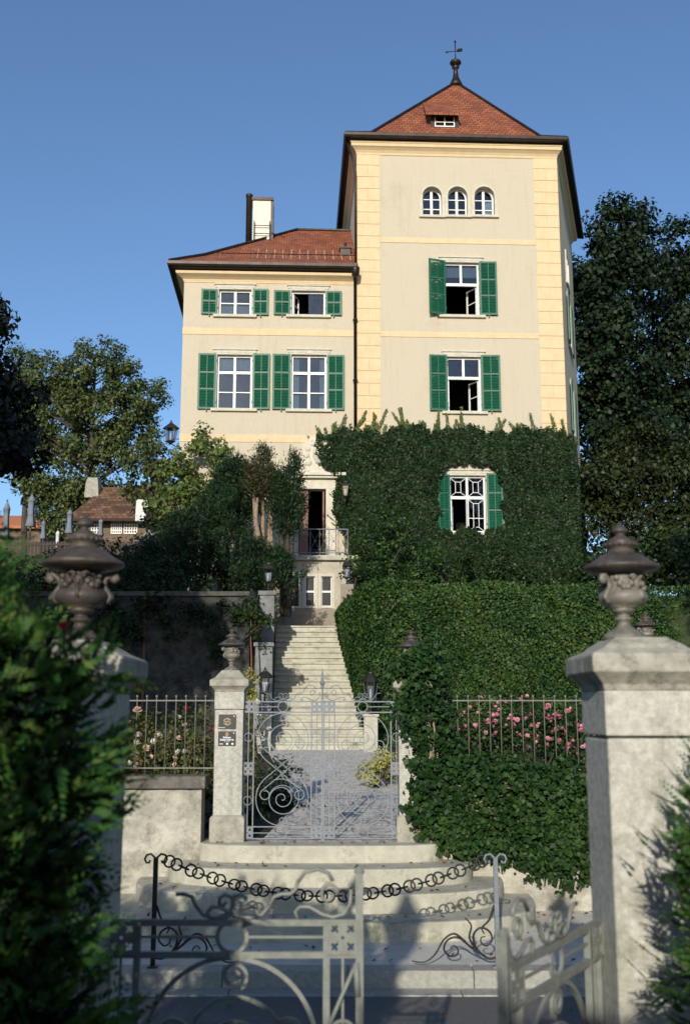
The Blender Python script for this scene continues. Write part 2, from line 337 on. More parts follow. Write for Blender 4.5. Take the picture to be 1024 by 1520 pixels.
def cloud(rng, ells, nclump, per, rc, shell=2.6, zsq=.8):
    """clumped leaf positions and outward normals in a set of ellipsoids"""
    vol = np.array([e[3]*e[4]*e[5] for e in ells])**(.75); pick = rng.choice(len(ells), nclump, p=vol/vol.sum())
    E = np.array(ells)[pick]
    d = unit(rng.normal(0,1,(nclump,3))); r = rng.uniform(0,1,(nclump,1))**(1/shell)
    C = E[:,:3] + d*r*E[:,3:6]
    size = rng.uniform(.55,1.35,(nclump,1))
    cnt = np.maximum(4,(per*size[:,0]**2*rng.uniform(.6,1.3,nclump)).astype(int))
    idx = np.repeat(np.arange(nclump), cnt); m = len(idx)
    g = rng.normal(0,1,(m,3)); g = unit(g)*(rng.uniform(0,1,(m,1))**.5); g[:,2] *= zsq
    P = C[idx] + g*rc*size[idx]
    N = unit(g*1.0 + d[idx]*.6 + np.array([0,0,.5]))
    return P, N, C
def tree(name, label, base, ells, nclump, per, rc, leaf, mat, seed, bark='bark', tr=.22, limbs=26, group=None, ratio=.75, lean=(0,0), low=.35, zsq=.8):
    rng = np.random.default_rng(seed); rd = random.Random(seed)
    root = thing(name, label, 'tree' if 'tree' in name or 'conifer' in name else 'shrub', base, 0, group)
    ells = [(e[0]-base[0], e[1]-base[1], e[2]-base[2], *e[3:]) for e in ells]
    P, N, C = cloud(rng, ells, nclump, per, rc, zsq=zsq)
    top = max(e[2]+e[5]*.6 for e in ells); cx = sum(e[0] for e in ells)/len(ells); cy = sum(e[1] for e in ells)/len(ells)
    mb = MB(); pts = []; K = 9
    for i in range(K):
        t = i/(K-1); pts.append((cx*t**1.5*.7 + rd.uniform(-.08,.08)*tr*4*(i>0), cy*t**1.5*.7 + rd.uniform(-.08,.08)*tr*4*(i>0), top*t - .15*(i==0)))
    mb.tube(pts, 0, 9, [tr*(1.25 if i==0 else 1)*(1-.85*i/(K-1)) for i in range(K)])
    for k in range(min(limbs, len(C))):
        c = C[rd.randrange(len(C))]; h = max(low*top, min(top*.9, c[2]-.6*math.hypot(c[0]-cx,c[1]-cy)))
        t = h/top; s = Vector((cx*t**1.5*.7, cy*t**1.5*.7, h)); e = Vector(c); mid = (s+e)/2 + Vector((rd.uniform(-.2,.2),rd.uniform(-.2,.2),.25))*((e-s).length*.3)
        r0 = tr*(1-.85*t)*.6
        q = [s*(1-a)**2 + mid*2*a*(1-a) + e*a*a for a in (0,.25,.5,.75,1)]
        mb.tube(q, 0, 6, [r0*(1-.8*a) for a in (0,.25,.5,.75,1)])
    obj('trunk', mb, M[bark], root, smooth=True)
    link('crown', leaf_mesh('crown', P, N, leaf, ratio, rng, M[mat], .5, .6), root)
    return root
def shrub(name, label, base, ells, nclump, per, rc, leaf, mat, seed, group=None, ratio=.6, cat='shrub', stems=10, bark='bark', zsq=.9, down=.4, tilt=.5):
    rng = np.random.default_rng(seed); rd = random.Random(seed)
    root = thing(name, label, cat, base, 0, group)
    ells = [(e[0]-base[0], e[1]-base[1], e[2]-base[2], *e[3:]) for e in ells]
    P, N, C = cloud(rng, ells, nclump, per, rc, zsq=zsq)
    mb = MB()
    for k in range(stems):
        c = Vector(C[rd.randrange(len(C))]); s = Vector((rd.uniform(-.15,.15)+c.x*.25, rd.uniform(-.15,.15)+c.y*.25, -.05))
        m = Vector((c.x*.45, c.y*.45, c.z*.65))
        mb.tube([s, m, c], 0, 5, [.03, .02, .008])
    obj('stem', mb, M[bark], root, smooth=True)
    link('foliage', leaf_mesh('foliage', P, N, leaf, ratio, rng, M[mat], tilt, down), root)
    return root

# ================================================================== GROUND
GB = .9                                                       # threshold of the garden gate
def sheet(name, pts, mat, z=None):
    mb = MB(); mb.add([(p[0],p[1],p[2] if z is None else z) for p in pts], [tuple(range(len(pts)))])
    return tag(obj(name, mb, M[mat]), kind='structure')
sheet('ground', [(-2500,-600,-.12),(2500,-600,-.12),(2500,4000,-.12),(-2500,4000,-.12)], 'grass')
sheet('verge', [(-60,-8,-.02),(60,-8,-.02),(60,4.72,-.02),(-60,4.72,-.02)], 'soil')
sheet('road', [(-60,4.7,0),(60,4.7,0),(60,9.76,0),(-60,9.76,0)], 'asphalt')
mb = MB()
for i in range(-14, 16): mb.box(i*1.0+.004, i*1.0+.996, 9.766, 9.995, -.1, .012)
tag(obj('gutter_strip', mb, M['kerb'], bevel=.006), kind='structure')
mb = MB()
for i in range(-14, 16): mb.box(i*1.1+.03, i*1.1+1.125, 10.0, 10.24, -.1, .155)
tag(obj('kerb', mb, M['kerb'], bevel=.012), kind='structure')
mb = MB(); mb.box(-40, 40, 10.243, 13.2, -.1, .15); tag(obj('pavement', mb, M['pave']), kind='structure')
GS = .57/13.0
sheet('garden_soil', [(-40,13.2,.88),(40,13.2,.88),(40,27.5,.88+GS*14.3),(-40,27.5,.88+GS*14.3)], 'soil')
BL, BR, TL, TR = (-1.72,26.0), (.53,26.0), (-2.1,33.0), (-.35,33.0)
sheet('gravel_path', [(-.98,12.98,.899),(.75,12.98,.899),(.98,17,.90+GS*4),(.85,21,.90+GS*8),(.62,26.1,.91+GS*13),(-1.85,26.1,.91+GS*13),(-1.15,20,.90+GS*7),(-.72,16,.90+GS*3)], 'gravel')
# terraces
mb = MB(); mb.prism([(-60,27.4),(-2.25,27.4),(-2.35,33.2),(-3.2,34.4),(-60,34.4)], -.1, 5.15)
tag(obj('terrace_ground', mb, M['grass']), kind='structure')
mb = MB(); mb.prism([(.75,27.3),(60,27.3),(60,36),(-.3,36),(-.25,33.2)], -.1, 5.25)
tag(obj('upper_garden_ground', mb, M['grass']), kind='structure')
mb = MB(); mb.prism([(-80,34.43),(-6.2,34.43),(-6.2,120),(-80,120)], -.1, 7.3)
tag(obj('courtyard_ground', mb, M['grass']), kind='structure')
mb = MB(); mb.prism([(-6.15,36.03),(60,36.03),(60,120),(-6.15,120)], -.1, 5.4)
tag(obj('back_garden_ground', mb, M['grass']), kind='structure')
mb = MB(); mb.prism([(-2.2,33.0),(-.2,33.0),(-.3,36.0),(-3.1,36.0)], -.1, 4.88)
tag(obj('stair_landing', mb, M['step']), kind='structure')
# wooded hill far behind
rng = np.random.default_rng(5)
mb = MB(); rows = []
for j in range(7):
    row = []
    for i in range(60):
        x = -1500 + i*50; a = math.exp(-((x+420)/420)**2)*260 + 50*math.sin(x*.006)+60
        t = j/6; row.append((x, 1300+j*90 - 300*0, -10 + max(0,a)*math.sin(t*math.pi/2) + float(rng.uniform(-4,4))*(j>0)))
    rows.append(row)
mb.rings(rows, False, False, closed=False)
tag(obj('wooded_hill', mb, M['hill'], smooth=True), kind='structure')

# ================================================================== MANOR HOUSE
house = thing('manor_house', 'cream manor house with yellow corner stones, green shutters and red tiled tower roof', 'building', (HO.x, HO.y, HZ), ROT)
class HMB(MB): pass
def hobj(name, mb, mats, parent=None, smooth=False, bevel=0):
    """verts in house coordinates (s, d, absolute z)"""
    mb.v = [(p[0], p[1], p[2]-HZ) for p in mb.v]
    return obj(name, mb, mats, parent or house, smooth=smooth, bevel=bevel)
def wall_face(mb, x0, x1, z0, z1, holes, d=0.0, reveal=.22):
    """a wall front with rectangular holes and their reveals"""
    xs = sorted({x0,x1,*[h[0] for h in holes],*[h[1] for h in holes]}); zs = sorted({z0,z1,*[h[2] for h in holes],*[h[3] for h in holes]})
    for i in range(len(xs)-1):
        for j in range(len(zs)-1):
            cx, cz = (xs[i]+xs[i+1])/2, (zs[j]+zs[j+1])/2
            if any(h[0]<cx<h[1] and h[2]<cz<h[3] for h in holes): continue
            mb.add([(xs[i],d,zs[j]),(xs[i+1],d,zs[j]),(xs[i+1],d,zs[j+1]),(xs[i],d,zs[j+1])], [(0,1,2,3)])
    for (a,b,c,e) in [h[:4] for h in holes]:
        q = d+reveal
        mb.add([(a,d,c),(b,d,c),(b,d,e),(a,d,e),(a,q,c),(b,q,c),(b,q,e),(a,q,e)], [(0,4,5,1),(1,5,6,2),(2,6,7,3),(3,7,4,0)])
T0 = HF(530.5, 420)[0]; T1 = HF(832, 420)[0]; W0 = HF(270.5, 520)[0]
EZ = HF(680, 199, -.48)[1]; WE = HF(400, 388, -.55)[1]         # tops of the gutters
TOPZ = EZ-.62; WTOP = WE-.48; BASE = 4.6
DEP = 7.2; RX = math.tan(math.radians(16)-ROT*0)              # the tower's far side wall splays outwards
RBX = T1 + DEP*(.275/.961+math.tan(ROT))
def win_px(a, b, t, bt): 
    z1 = HF((a+b)/2, t)[1]; z0 = HF((a+b)/2, bt)[1]; zm = (t+bt)/2
    return HF(a, zm)[0], HF(b, zm)[0], z0, z1
W_T3 = win_px(658.5, 711, 390, 468); W_T2 = win_px(663, 714, 530, 611); W_T1 = win_px(667, 721, 706, 790)
ARCH = [win_px(a, b, 277, 320) for a, b in ((627,655.5),(664.5,693.5),(704,733.5))]
W_U = [win_px(325, 373, 429, 466.5), win_px(433, 483, 431, 467)]
W_L = [win_px(322, 374, 526, 606), win_px(432.5, 484.5, 526, 607)]
DOOR = (HF(443,760)[0], HF(483.5,760)[0], 7.35, HF(465,727)[1])
# --- tower walls
mb = MB()
holes = [W_T3, W_T2, W_T1] + [h for h in ARCH]
wall_face(mb, T0, T1, BASE, TOPZ+.4, holes, reveal=.36)
for (a,b,c,e) in ARCH:                                        # spandrels that round the window heads
    r = (b-a)/2; cx = (a+b)/2; zc = e-r; n = 10
    for sgn in (-1, 1):
        arc = [(cx+sgn*r*math.sin(math.pi/2*k/n), zc+r*math.cos(math.pi/2*k/n)) for k in range(n+1)]
        corner = (cx+sgn*r, e)
        f = [(p[0],0,p[1]) for p in arc]+[(corner[0],0,corner[1])]
        mb.add(f, [tuple(range(len(f)))])
        bk = [(p[0],.36,p[1]) for p in arc]
        mb.add([(p[0],0,p[1]) for p in arc]+bk, [(k,k+1,n+2+k,n+1+k) for k in range(n)])
mb.add([(T1,0,BASE),(RBX,DEP,BASE),(RBX,DEP,TOPZ+.4),(T1,0,TOPZ+.4)], [(0,1,2,3)])
mb.add([(T0,0,BASE),(T0,DEP,BASE),(T0,DEP,TOPZ+.4),(T0,0,TOPZ+.4)], [(3,2,1,0)])
mb.add([(T0,DEP,BASE),(RBX,DEP,BASE),(RBX,DEP,TOPZ+.4),(T0,DEP,TOPZ+.4)], [(3,2,1,0)])
hobj('tower_wall', mb, M['plaster'])
# dark rooms behind the windows
mb = MB()
for zz in (BASE+.1, W_T2[2]-.5, W_T3[2]-.5, ARCH[0][2]-.6):
    mb.add([(T0+.05,.4,zz),(T1-.05,.4,zz),(RBX-.2,DEP-.1,zz),(T0+.05,DEP-.1,zz)], [(0,1,2,3)])
mb.add([(T0+.05,3.2,BASE),(T1-.1,3.2,BASE),(T1-.1,3.2,TOPZ),(T0+.05,3.2,TOPZ)], [(0,1,2,3)])
mb.add([(W0+.1,3.0,BASE),(T0-.05,3.0,BASE),(T0-.05,3.0,WTOP),(W0+.1,3.0,WTOP)], [(0,1,2,3)])
hobj('room_partition', mb, M['dark_room'])
# --- quoins and bands of the tower, proud of the plaster
def quoins(mb, a0, a1, z0, z1, side):
    z = z1; k = 0; h = .455
    while z > z0+.1:
        zb = max(z0, z-h); g = .006
        if k % 2 == 0: mb.box(a0+(0 if side<0 else g), a1-g*(side>0)*0, -.018, 0, zb+g, z-g)
        else:
            m = a0 + (a1-a0)*.5
            mb.box(a0, m-g/2, -.018, 0, zb+g, z-g); mb.box(m+g/2, a1, -.018, 0, zb+g, z-g)
        z = zb; k += 1
QL = HF(564, 400)[0]; QR = HF(796, 400)[0]; QZ1 = HF(680, 231)[1]
mb = MB(); quoins(mb, T0-.02, QL, 9.0, QZ1, -1); quoins(mb, QR, T1+.02, 9.0, QZ1, 1)
for pyt, pyb in ((352,360.5),(491,500)):
    z1, z0 = HF(680,pyt+2.5)[1], HF(680,pyb+1.5)[1]; mb.box(QL+.004, QR-.004, -.02, 0, z0, z1)
mb.box(T0-.02, T1+.02, -.022, 0, QZ1+.005, TOPZ-.02)
for i in range(40):                                          # quoins on the splayed side, seen edge-on
    z = QZ1 - i*.455
    if z < 9.5: break
    ux, uy = (RBX-T1)/math.hypot(RBX-T1,DEP), DEP/math.hypot(RBX-T1,DEP); nx, ny = uy, -ux
    L = .75; a = Vector((T1,0)); b = Vector((T1+ux*L, uy*L)); o = Vector((nx,ny))*.025
    mb.prism([a, b, b+o, a+o], z-.446, z-.009)
hobj('yellow_quoins', mb, M['yellow'], bevel=.006)
# thin render joint lines on the cream fields
# --- cornice, soffit, gutter as mitred rings round a footprint
def offset_poly(poly, o):
    n = len(poly); out = []
    for i in range(n):
        a, b, c = Vector(poly[i-1]), Vector(poly[i]), Vector(poly[(i+1)%n])
        d1 = (b-a).normalized(); d2 = (c-b).normalized(); n1 = Vector((d1.y,-d1.x)); n2 = Vector((d2.y,-d2.x))
        k = (n1+n2); k = k/(k.dot(n1)) if k.length>1e-6 else n1
        out.append(b+k*o)
    return out
def ring(poly, o, z): return [(p.x, p.y, z) for p in offset_poly(poly, o)]
FT = [(T0,0),(T1,0),(RBX,DEP),(T0,DEP)]
prof = [(-.01,TOPZ-.02),(.03,TOPZ),(.04,TOPZ+.06),(.09,TOPZ+.14),(.17,TOPZ+.21),(.22,TOPZ+.24),(.225,TOPZ+.34),(.25,TOPZ+.36),(.25,TOPZ+.42),(-.01,TOPZ+.43)]
SOF = TOPZ + .44
mb = MB(); mb.rings([ring(FT, o, z) for o, z in prof], False, False); hobj('cornice', mb, M['yellow'])
mb = MB(); mb.rings([ring(FT, o, z) for o, z in [(.02,SOF+.0),(.36,SOF+.03),(.36,SOF+.13),(.0,SOF+.15)]], False, False)
hobj('eaves', mb, M['dark_wood'])
def gutter_ring(poly, o, z):
    return [ring(poly, o+a, z+b) for a, b in [(0,.06),(.0,-.04),(.03,-.09),(.10,-.09),(.13,-.04),(.135,.06),(.12,.07),(.10,-.03),(.03,-.03),(.02,.06)]]
mb = MB(); mb.rings(gutter_ring(FT, .365, EZ-.07), False, False); hobj('gutter', mb, M['gutter'])
# --- roofs with tile coordinates
def roof_obj(name, faces, mat):
    mb = MB(); uvs = []
    for f in faces:
        f = [Vector(p) for p in f]; mb.add(f, [tuple(range(len(f)))])
        u = (f[1]-f[0]).normalized(); nrm = (f[1]-f[0]).cross(f[-1]-f[0]).normalized(); v = nrm.cross(u)
        uvs += [((p-f[0]).dot(u), (p-f[0]).dot(v)) for p in f]
    mb.v = [(p[0],p[1],p[2]-HZ) for p in mb.v]
    me = mesh_of(name, mb, M[mat]); l = me.uv_layers.new(name='UVMap')
    for i, c in enumerate(uvs): l.data[i].uv = c
    return link(name, me, house)
r0 = ring(FT, .42, EZ-.03); kz = EZ+.53; r1 = ring(FT, -.55, kz)
cen = (T0+T1)/2 + .02; AP = Vector((HF(675.5,122,3.75)[0], 3.6, HF(675.5,123,3.6)[1]))
fs = []
for i in range(4):
    j = (i+1)%4; fs.append([r0[i], r0[j], r1[j], r1[i]]); fs.append([r1[i], r1[j], tuple(AP)])
tower_roof = roof_obj('tower_roof', fs, 'tile')
mb = MB()
for i in range(4): 
    p = Vector(r1[i]); mb.tube([Vector(r0[i])+Vector((0,0,.03)), p+Vector((0,0,.04)), AP+Vector((0,0,.03))], .06, 6)
hobj('roof_ridge', mb, M['gutter'], tower_roof)
# finial: cone, ball, rod
mb = MB(); ax, ay, az = AP
m_px = (HF(675,95,3.6)[1]-AP.z)
mb.lathe([(.30,-.18),(.22,.0),(.12,.25),(.08,m_px*.75),(.16,m_px*.80),(.07,m_px*.86),(.09,m_px*.9),(.21,m_px*.98),(.24,m_px*1.05),(.21,m_px*1.13),(.10,m_px*1.2),(.03,m_px*1.25),(.02,m_px*1.3)], (ax,ay,az), 14)
zt = HF(675,62,3.6)[1]; mb.tube([(ax,ay,az+m_px*1.2),(ax,ay,zt)], .022, 6); mb.ball((ax,ay,zt), .05)
hobj('finial', mb, M['gutter'], tower_roof, smooth=True)
mb = MB(); zv = HF(675,76,3.6)[1]; a = math.radians(22)
def vv(x, z): return (ax + x*math.cos(math.radians(20)), ay + x*math.sin(math.radians(20)), zv + z + x*math.tan(a)*.9)
mb.tube([vv(-.37,0),vv(.30,0)], .017, 5)
for y in (-.008,.008):
    pass
pts = [(.05,.0),(.10,.08),(.20,.09),(.33,.11),(.30,.05),(.36,.03),(.30,.0),(.33,-.04),(.20,-.05),(.10,-.05)]
n = len(pts); V = [vv(x,z) for x,z in pts]; V = [(p[0],p[1]-.012,p[2]) for p in V]+[(p[0],p[1]+.012,p[2]) for p in V]
mb.add(V, [tuple(range(n)), tuple(range(2*n-1,n-1,-1))]+[(i,n+i,n+(i+1)%n,(i+1)%n) for i in range(n)])
V = [vv(-.47,0),vv(-.35,.05),vv(-.35,-.05)]; V = [(p[0],p[1]-.012,p[2]) for p in V]+[(p[0],p[1]+.012,p[2]) for p in V]
mb.add(V, [(0,1,2),(5,4,3),(0,3,4,1),(1,4,5,2),(2,5,3,0)])
hobj('weathervane', mb, M['gutter'], tower_roof)
# dormer on the front slope
def plane_d(z):                                              # depth of the front slope at height z
    a = r1[0]; return a[1] + (z-a[2])*(AP.y-a[1])/(AP.z-a[2])
dz0, dz1 = HF(660,190,.9)[1], HF(660,168,.9)[1]
dd = plane_d(dz0)+.05
dz0, dz1 = HF(660,190,dd)[1], HF(660,169,dd)[1]; dx0, dx1 = HF(639,180,dd)[0], HF(680.5,180,dd)[0]
mb = MB(); mb.box(dx0, dx1, dd+.06, dd+2.2, dz0-.3, dz1); mb.box(dx0,dx0+.12,dd,dd+.06,dz0-.05,dz1); mb.box(dx1-.12,dx1,dd,dd+.06,dz0-.05,dz1)
mb.box(dx0+.12,dx1-.12,dd,dd+.06,dz1-.1,dz1); mb.box(dx0+.12,dx1-.12,dd,dd+.06,dz0-.05,dz0+.04)
dorm = hobj('dormer', mb, M['dark_wood'], tower_roof)
def dobj(name, mb, mat): mb.v = [(p[0],p[1],p[2]-HZ) for p in mb.v]; return obj(name, mb, mat, tower_roof)
mb = MB(); a, b = dx0+.15, dx1-.15; c, e = dz0+.06, dz1-.13; mc = (a+b)/2; mz = (c+e)/2
mb.box(a,b,dd+.035,dd+.05,c,e); dobj('dormer_pane', mb, M['pane'])
mb = MB(); mb.box(a,a+.04,dd+.01,dd+.034,c,e); mb.box(b-.04,b,dd+.01,dd+.034,c,e); mb.box(mc-.025,mc+.025,dd+.01,dd+.034,c,e); mb.box(a+.04,mc-.025,dd+.012,dd+.034,mz-.02,mz+.02); mb.box(mc+.025,b-.04,dd+.012,dd+.034,mz-.02,mz+.02); mb.box(a+.04,mc-.025,dd+.012,dd+.034,c,c+.04); mb.box(mc+.025,b-.04,dd+.012,dd+.034,c,c+.04)
dobj('dormer_frame', mb, M['white'])
fz_ = HF(657,167.5,dd-.3)[1]-.08; db = dd+1.7
for _ in range(30): db = .5*db+.5*plane_d(HF(655,152.5,db)[1])
tz = HF(655,152.5,db)[1]-.06; rx0, rx1 = HF(631.5,167,dd-.3)[0], HF(683,167,dd-.3)[0]
A0 = [(rx0,dd-.3,fz_),(rx1,dd-.3,fz_),(rx1-.12,db+.1,tz+.05),(rx0+.10,db+.1,tz+.05)]
A1 = [(p[0],p[1],p[2]+.09) for p in A0]
mb = MB(); mb.hull8(A0, A1); mb.v = [(p[0],p[1],p[2]-HZ) for p in mb.v]
me = mesh_of('dormer_roof', mb, M['tile']); l = me.uv_layers.new(name='UVMap')
for p in me.polygons:
    for li in p.loop_indices: co = me.vertices[me.loops[li].vertex_index].co; l.data[li].uv = (co.x, co.y*1.1)
link('dormer_roof', me, tower_roof)

# --- wing
WD = 9.0
mb = MB(); whole = W_U + W_L + [DOOR]
wall_face(mb, W0, T0-.001, BASE, WTOP+.45, whole, d=.06)
mb.add([(W0,.06,BASE),(W0,WD,BASE),(W0,WD,WTOP+.45),(W0,.06,WTOP+.45)], [(3,2,1,0)])
mb.add([(W0,WD,BASE),(T0,WD,BASE),(T0,WD,WTOP+.45),(W0,WD,WTOP+.45)], [(3,2,1,0)])
hobj('wing_wall', mb, M['plaster'])
mb = MB()
for pyt, pyb in ((487.5,496),(645,655)):
    mb = MB(); mb.box(W0-.01, T0-.06, .04, .06, HF(400,pyb+1)[1], HF(400,pyt)[1]); hobj('yellow_band', mb, M['yellow'])
WC = HF(400,420)[1]; mb = MB(); mb.box(W0-.01, T0-.06, .038, .06, WC, WTOP-.02)
hobj('yellow_frieze', mb, M['yellow'])
FW = [(W0,.06),(T0+.4,.06),(T0+.4,WD),(W0,WD)]
prof = [(-.01,WTOP-.06),(.03,WTOP-.04),(.05,WTOP+.02),(.14,WTOP+.08),(.27,WTOP+.15),(.28,WTOP+.24),(-.01,WTOP+.26)]
def wing_ring(o, z, x1=T0-.03):
    p = offset_poly(FW, o); return [(x1,p[1].y,z),(p[0].x,p[0].y,z),(p[3].x,p[3].y,z)]
def strip(rows):
    m = MB(); m.rings(rows, False, False, closed=False); return m
hobj('wing_cornice', strip([wing_ring(o,z) for o,z in prof]), M['yellow'])
WS = WTOP+.27
hobj('wing_eaves', strip([wing_ring(o,z) for o,z in [(.02,WS),(.42,WS+.03),(.42,WS+.14),(0,WS+.16)]]), M['dark_wood'])
hobj('wing_gutter', strip([wing_ring(.425+a,WE-.06+b,T0-.05) for a,b in [(0,.06),(0,-.04),(.03,-.09),(.10,-.09),(.13,-.04),(.135,.06),(.12,.07),(.10,-.03),(.03,-.03),(.02,.06)]]), M['gutter'])
RD = 4.6; RZ = HF(480,343,RD)[1]; RXE = HF(441,344,RD)[0]
e0 = offset_poly(FW,.48); ex, ey = e0[0].x, e0[0].y; kin = 1.25; kzw = WE+.78
kx, ky = ex+kin*.9, ey+kin
by = WD+.7
fs = [[(ex,ey,WE),(T0,ey,WE),(T0,ky,kzw),(kx,ky,kzw)], [(kx,ky,kzw),(T0,ky,kzw),(T0,RD,RZ),(RXE,RD,RZ)],
      [(ex,by,WE),(ex,ey,WE),(kx,ky,kzw),(kx,by-kin,kzw)], [(kx,by-kin,kzw),(kx,ky,kzw),(RXE,RD,RZ)],
      [(T0,by,WE),(ex,by,WE),(kx,by-kin,kzw),(RXE,RD,RZ),(T0,RD,RZ)]]
wing_roof = roof_obj('wing_roof', fs, 'tile')
mb = MB(); mb.tube([(ex,ey,WE+.04),(kx,ky,kzw+.05),(RXE,RD,RZ+.05),(T0,RD,RZ+.05)], .055, 6)
hobj('hip_flashing', mb, M['gutter'], wing_roof)
mb = MB()
for i in range(13):                                          # metal snow guards on the tiles
    x = HF(384+i*12.2,372,1.5)[0]
    if x > T0-.15: break
    sl_ = (RZ-kzw)/(RD-ky)
    mb = MB(); ya, yb = ky-.36, ky+.9; mb.hull8([(x-.004,ya,kzw+(ya-ky)*.86/kin-.02),(x+.004,ya,kzw+(ya-ky)*.86/kin-.02),(x+.004,yb,kzw+(yb-ky)*sl_-.02),(x-.004,yb,kzw+(yb-ky)*sl_-.02)],[(x-.004,ya,kzw+(ya-ky)*.86/kin+.03),(x+.004,ya,kzw+(ya-ky)*.86/kin+.03),(x+.004,yb,kzw+(yb-ky)*sl_+.03),(x-.004,yb,kzw+(yb-ky)*sl_+.03)])
    for k in range(5):
        y = ky-.35+k*.26 + (i%2)*.05; z = kzw+(y-ky)*(sl_ if y>ky else .86/kin)
        mb.add([(x-.008,y,z-.02),(x+.008,y,z-.02),(x+.008,y+.10,z+.02),(x-.008,y+.10,z+.02),(x-.008,y,z+.06),(x+.008,y,z+.06),(x+.008,y+.16,z+.08),(x-.008,y+.16,z+.08)],[(0,3,2,1),(4,5,6,7),(0,1,5,4),(1,2,6,5),(2,3,7,6),(3,0,4,7)])
    hobj('snow_guard', mb, M['stone_trim'], wing_roof)
mb = MB(); y = ey+.55; z = WE+.55*.86/kin
mb.tube([(ex+1.6,y,z+.2),(T0-.1,y,z+.2)], .018, 5)
for i in range(9): xx = ex+1.7+i*(T0-.2-ex-1.7)/8; mb.tube([(xx,y,z-.02),(xx,y,z+.2)], .014, 4)
hobj('snow_rail', mb, M['gutter'], wing_roof)
mb = MB(); vx0, vx1 = HF(505,380,1.4)[0], HF(520,380,1.4)[0]; vz = HF(512,371,1.4)[1]
mb.box(vx0, vx1, 1.25, 1.65, vz-.9, vz); mb.box(vx0-.04, vx1+.04, 1.2, 1.7, vz, vz+.06); mb.tube([((vx0+vx1)/2,1.45,vz),((vx0+vx1)/2,1.45,vz+.3)], .05, 8)
hobj('roof_vent', mb, M['gutter'], wing_roof)
# chimney and flue
cd = 3.2; cx0, cx1 = HF(375,330,cd)[0], HF(402,330,cd)[0]; cz = HF(390,294,cd)[1]
mb = MB(); mb.box(cx0, cx1, cd, cd+.9, WE+.3, cz-.1); chim = hobj('chimney', mb, M['plaster'], bevel=.01)
M['chim'] = noise_mat('chimney_render', (.62,.60,.52), (.74,.72,.63), 4, .9, .3); chim.data.materials.clear(); chim.data.materials.append(M['chim'])
mb = MB(); mb.box(cx0-.05, cx1+.10, cd-.06, cd+.98, cz-.1, cz+.02); hobj('chimney_cap', mb, M['gutter'], chim)
mb = MB(); mb.box(cx1+.002, cx1+.10, cd+.0, cd+.92, WE+.3, cz-.102); hobj('chimney_side_shade', mb, M['gutter'], chim)  # added dark slab that paints the chimney's shaded side
fx = HF(369.5,330,cd-.1)[0]; mb = MB(); fz = HF(369,289,cd)[1]
mb.lathe([(.12,WE+.3),(.12,fz-.12),(.14,fz-.1),(.14,fz-.02),(.12,fz)], (fx,cd-.0,0), 14); hobj('flue_pipe', mb, M['gutter'], chim, smooth=True)
mb = MB()
for py in (335,347,358): z = HF(390,py,cd-.1)[1]; mb.tube([(cx0+.06,cd-.12,z),(cx1-.02,cd-.12,z)], .016, 5)
z0, z1 = HF(390,366,cd)[1], HF(390,330,cd)[1]
mb.tube([(cx0+.07,cd-.12,z0),(cx0+.07,cd-.12,z1)], .018, 5); mb.tube([(cx1-.03,cd-.12,z0),(cx1-.03,cd-.12,z1)], .018, 5)
z = HF(420,347,cd)[1]; mb.tube([(cx1,cd-.1,z),(RXE+.3,cd+.9,z)], .014, 5)
hobj('chimney_ladder', mb, M['black_iron'], chim)
# downpipe in the corner of tower and wing
dpx = T0-.09; mb = MB(); z1 = HF(528,408)[1]
mb.tube([(dpx,-.42,WE-.14),(dpx,-.36,WE-.3),(dpx,-.10,z1-.1),(dpx,-.10,5.4)], .055, 8)
mb.lathe([(.05,0),(.13,.05),(.15,.3),(.15,.34)], (dpx,-.4,WE-.45), 10)
for k in range(5): mb.box(dpx-.08,dpx+.08,-.17,-.03,7+k*2.2,7.05+k*2.2)
hobj('downpipe', mb, M['gutter'], smooth=True)
mb = MB(); mb.tube([(T0-.36,-.1,EZ-.2),(T0-.12,-.05,EZ-1.0),(T0-.06,-.06,EZ-1.5),(T0-.06,-.06,WE)], .045, 8); hobj('downpipe', mb, M['gutter'], smooth=True)

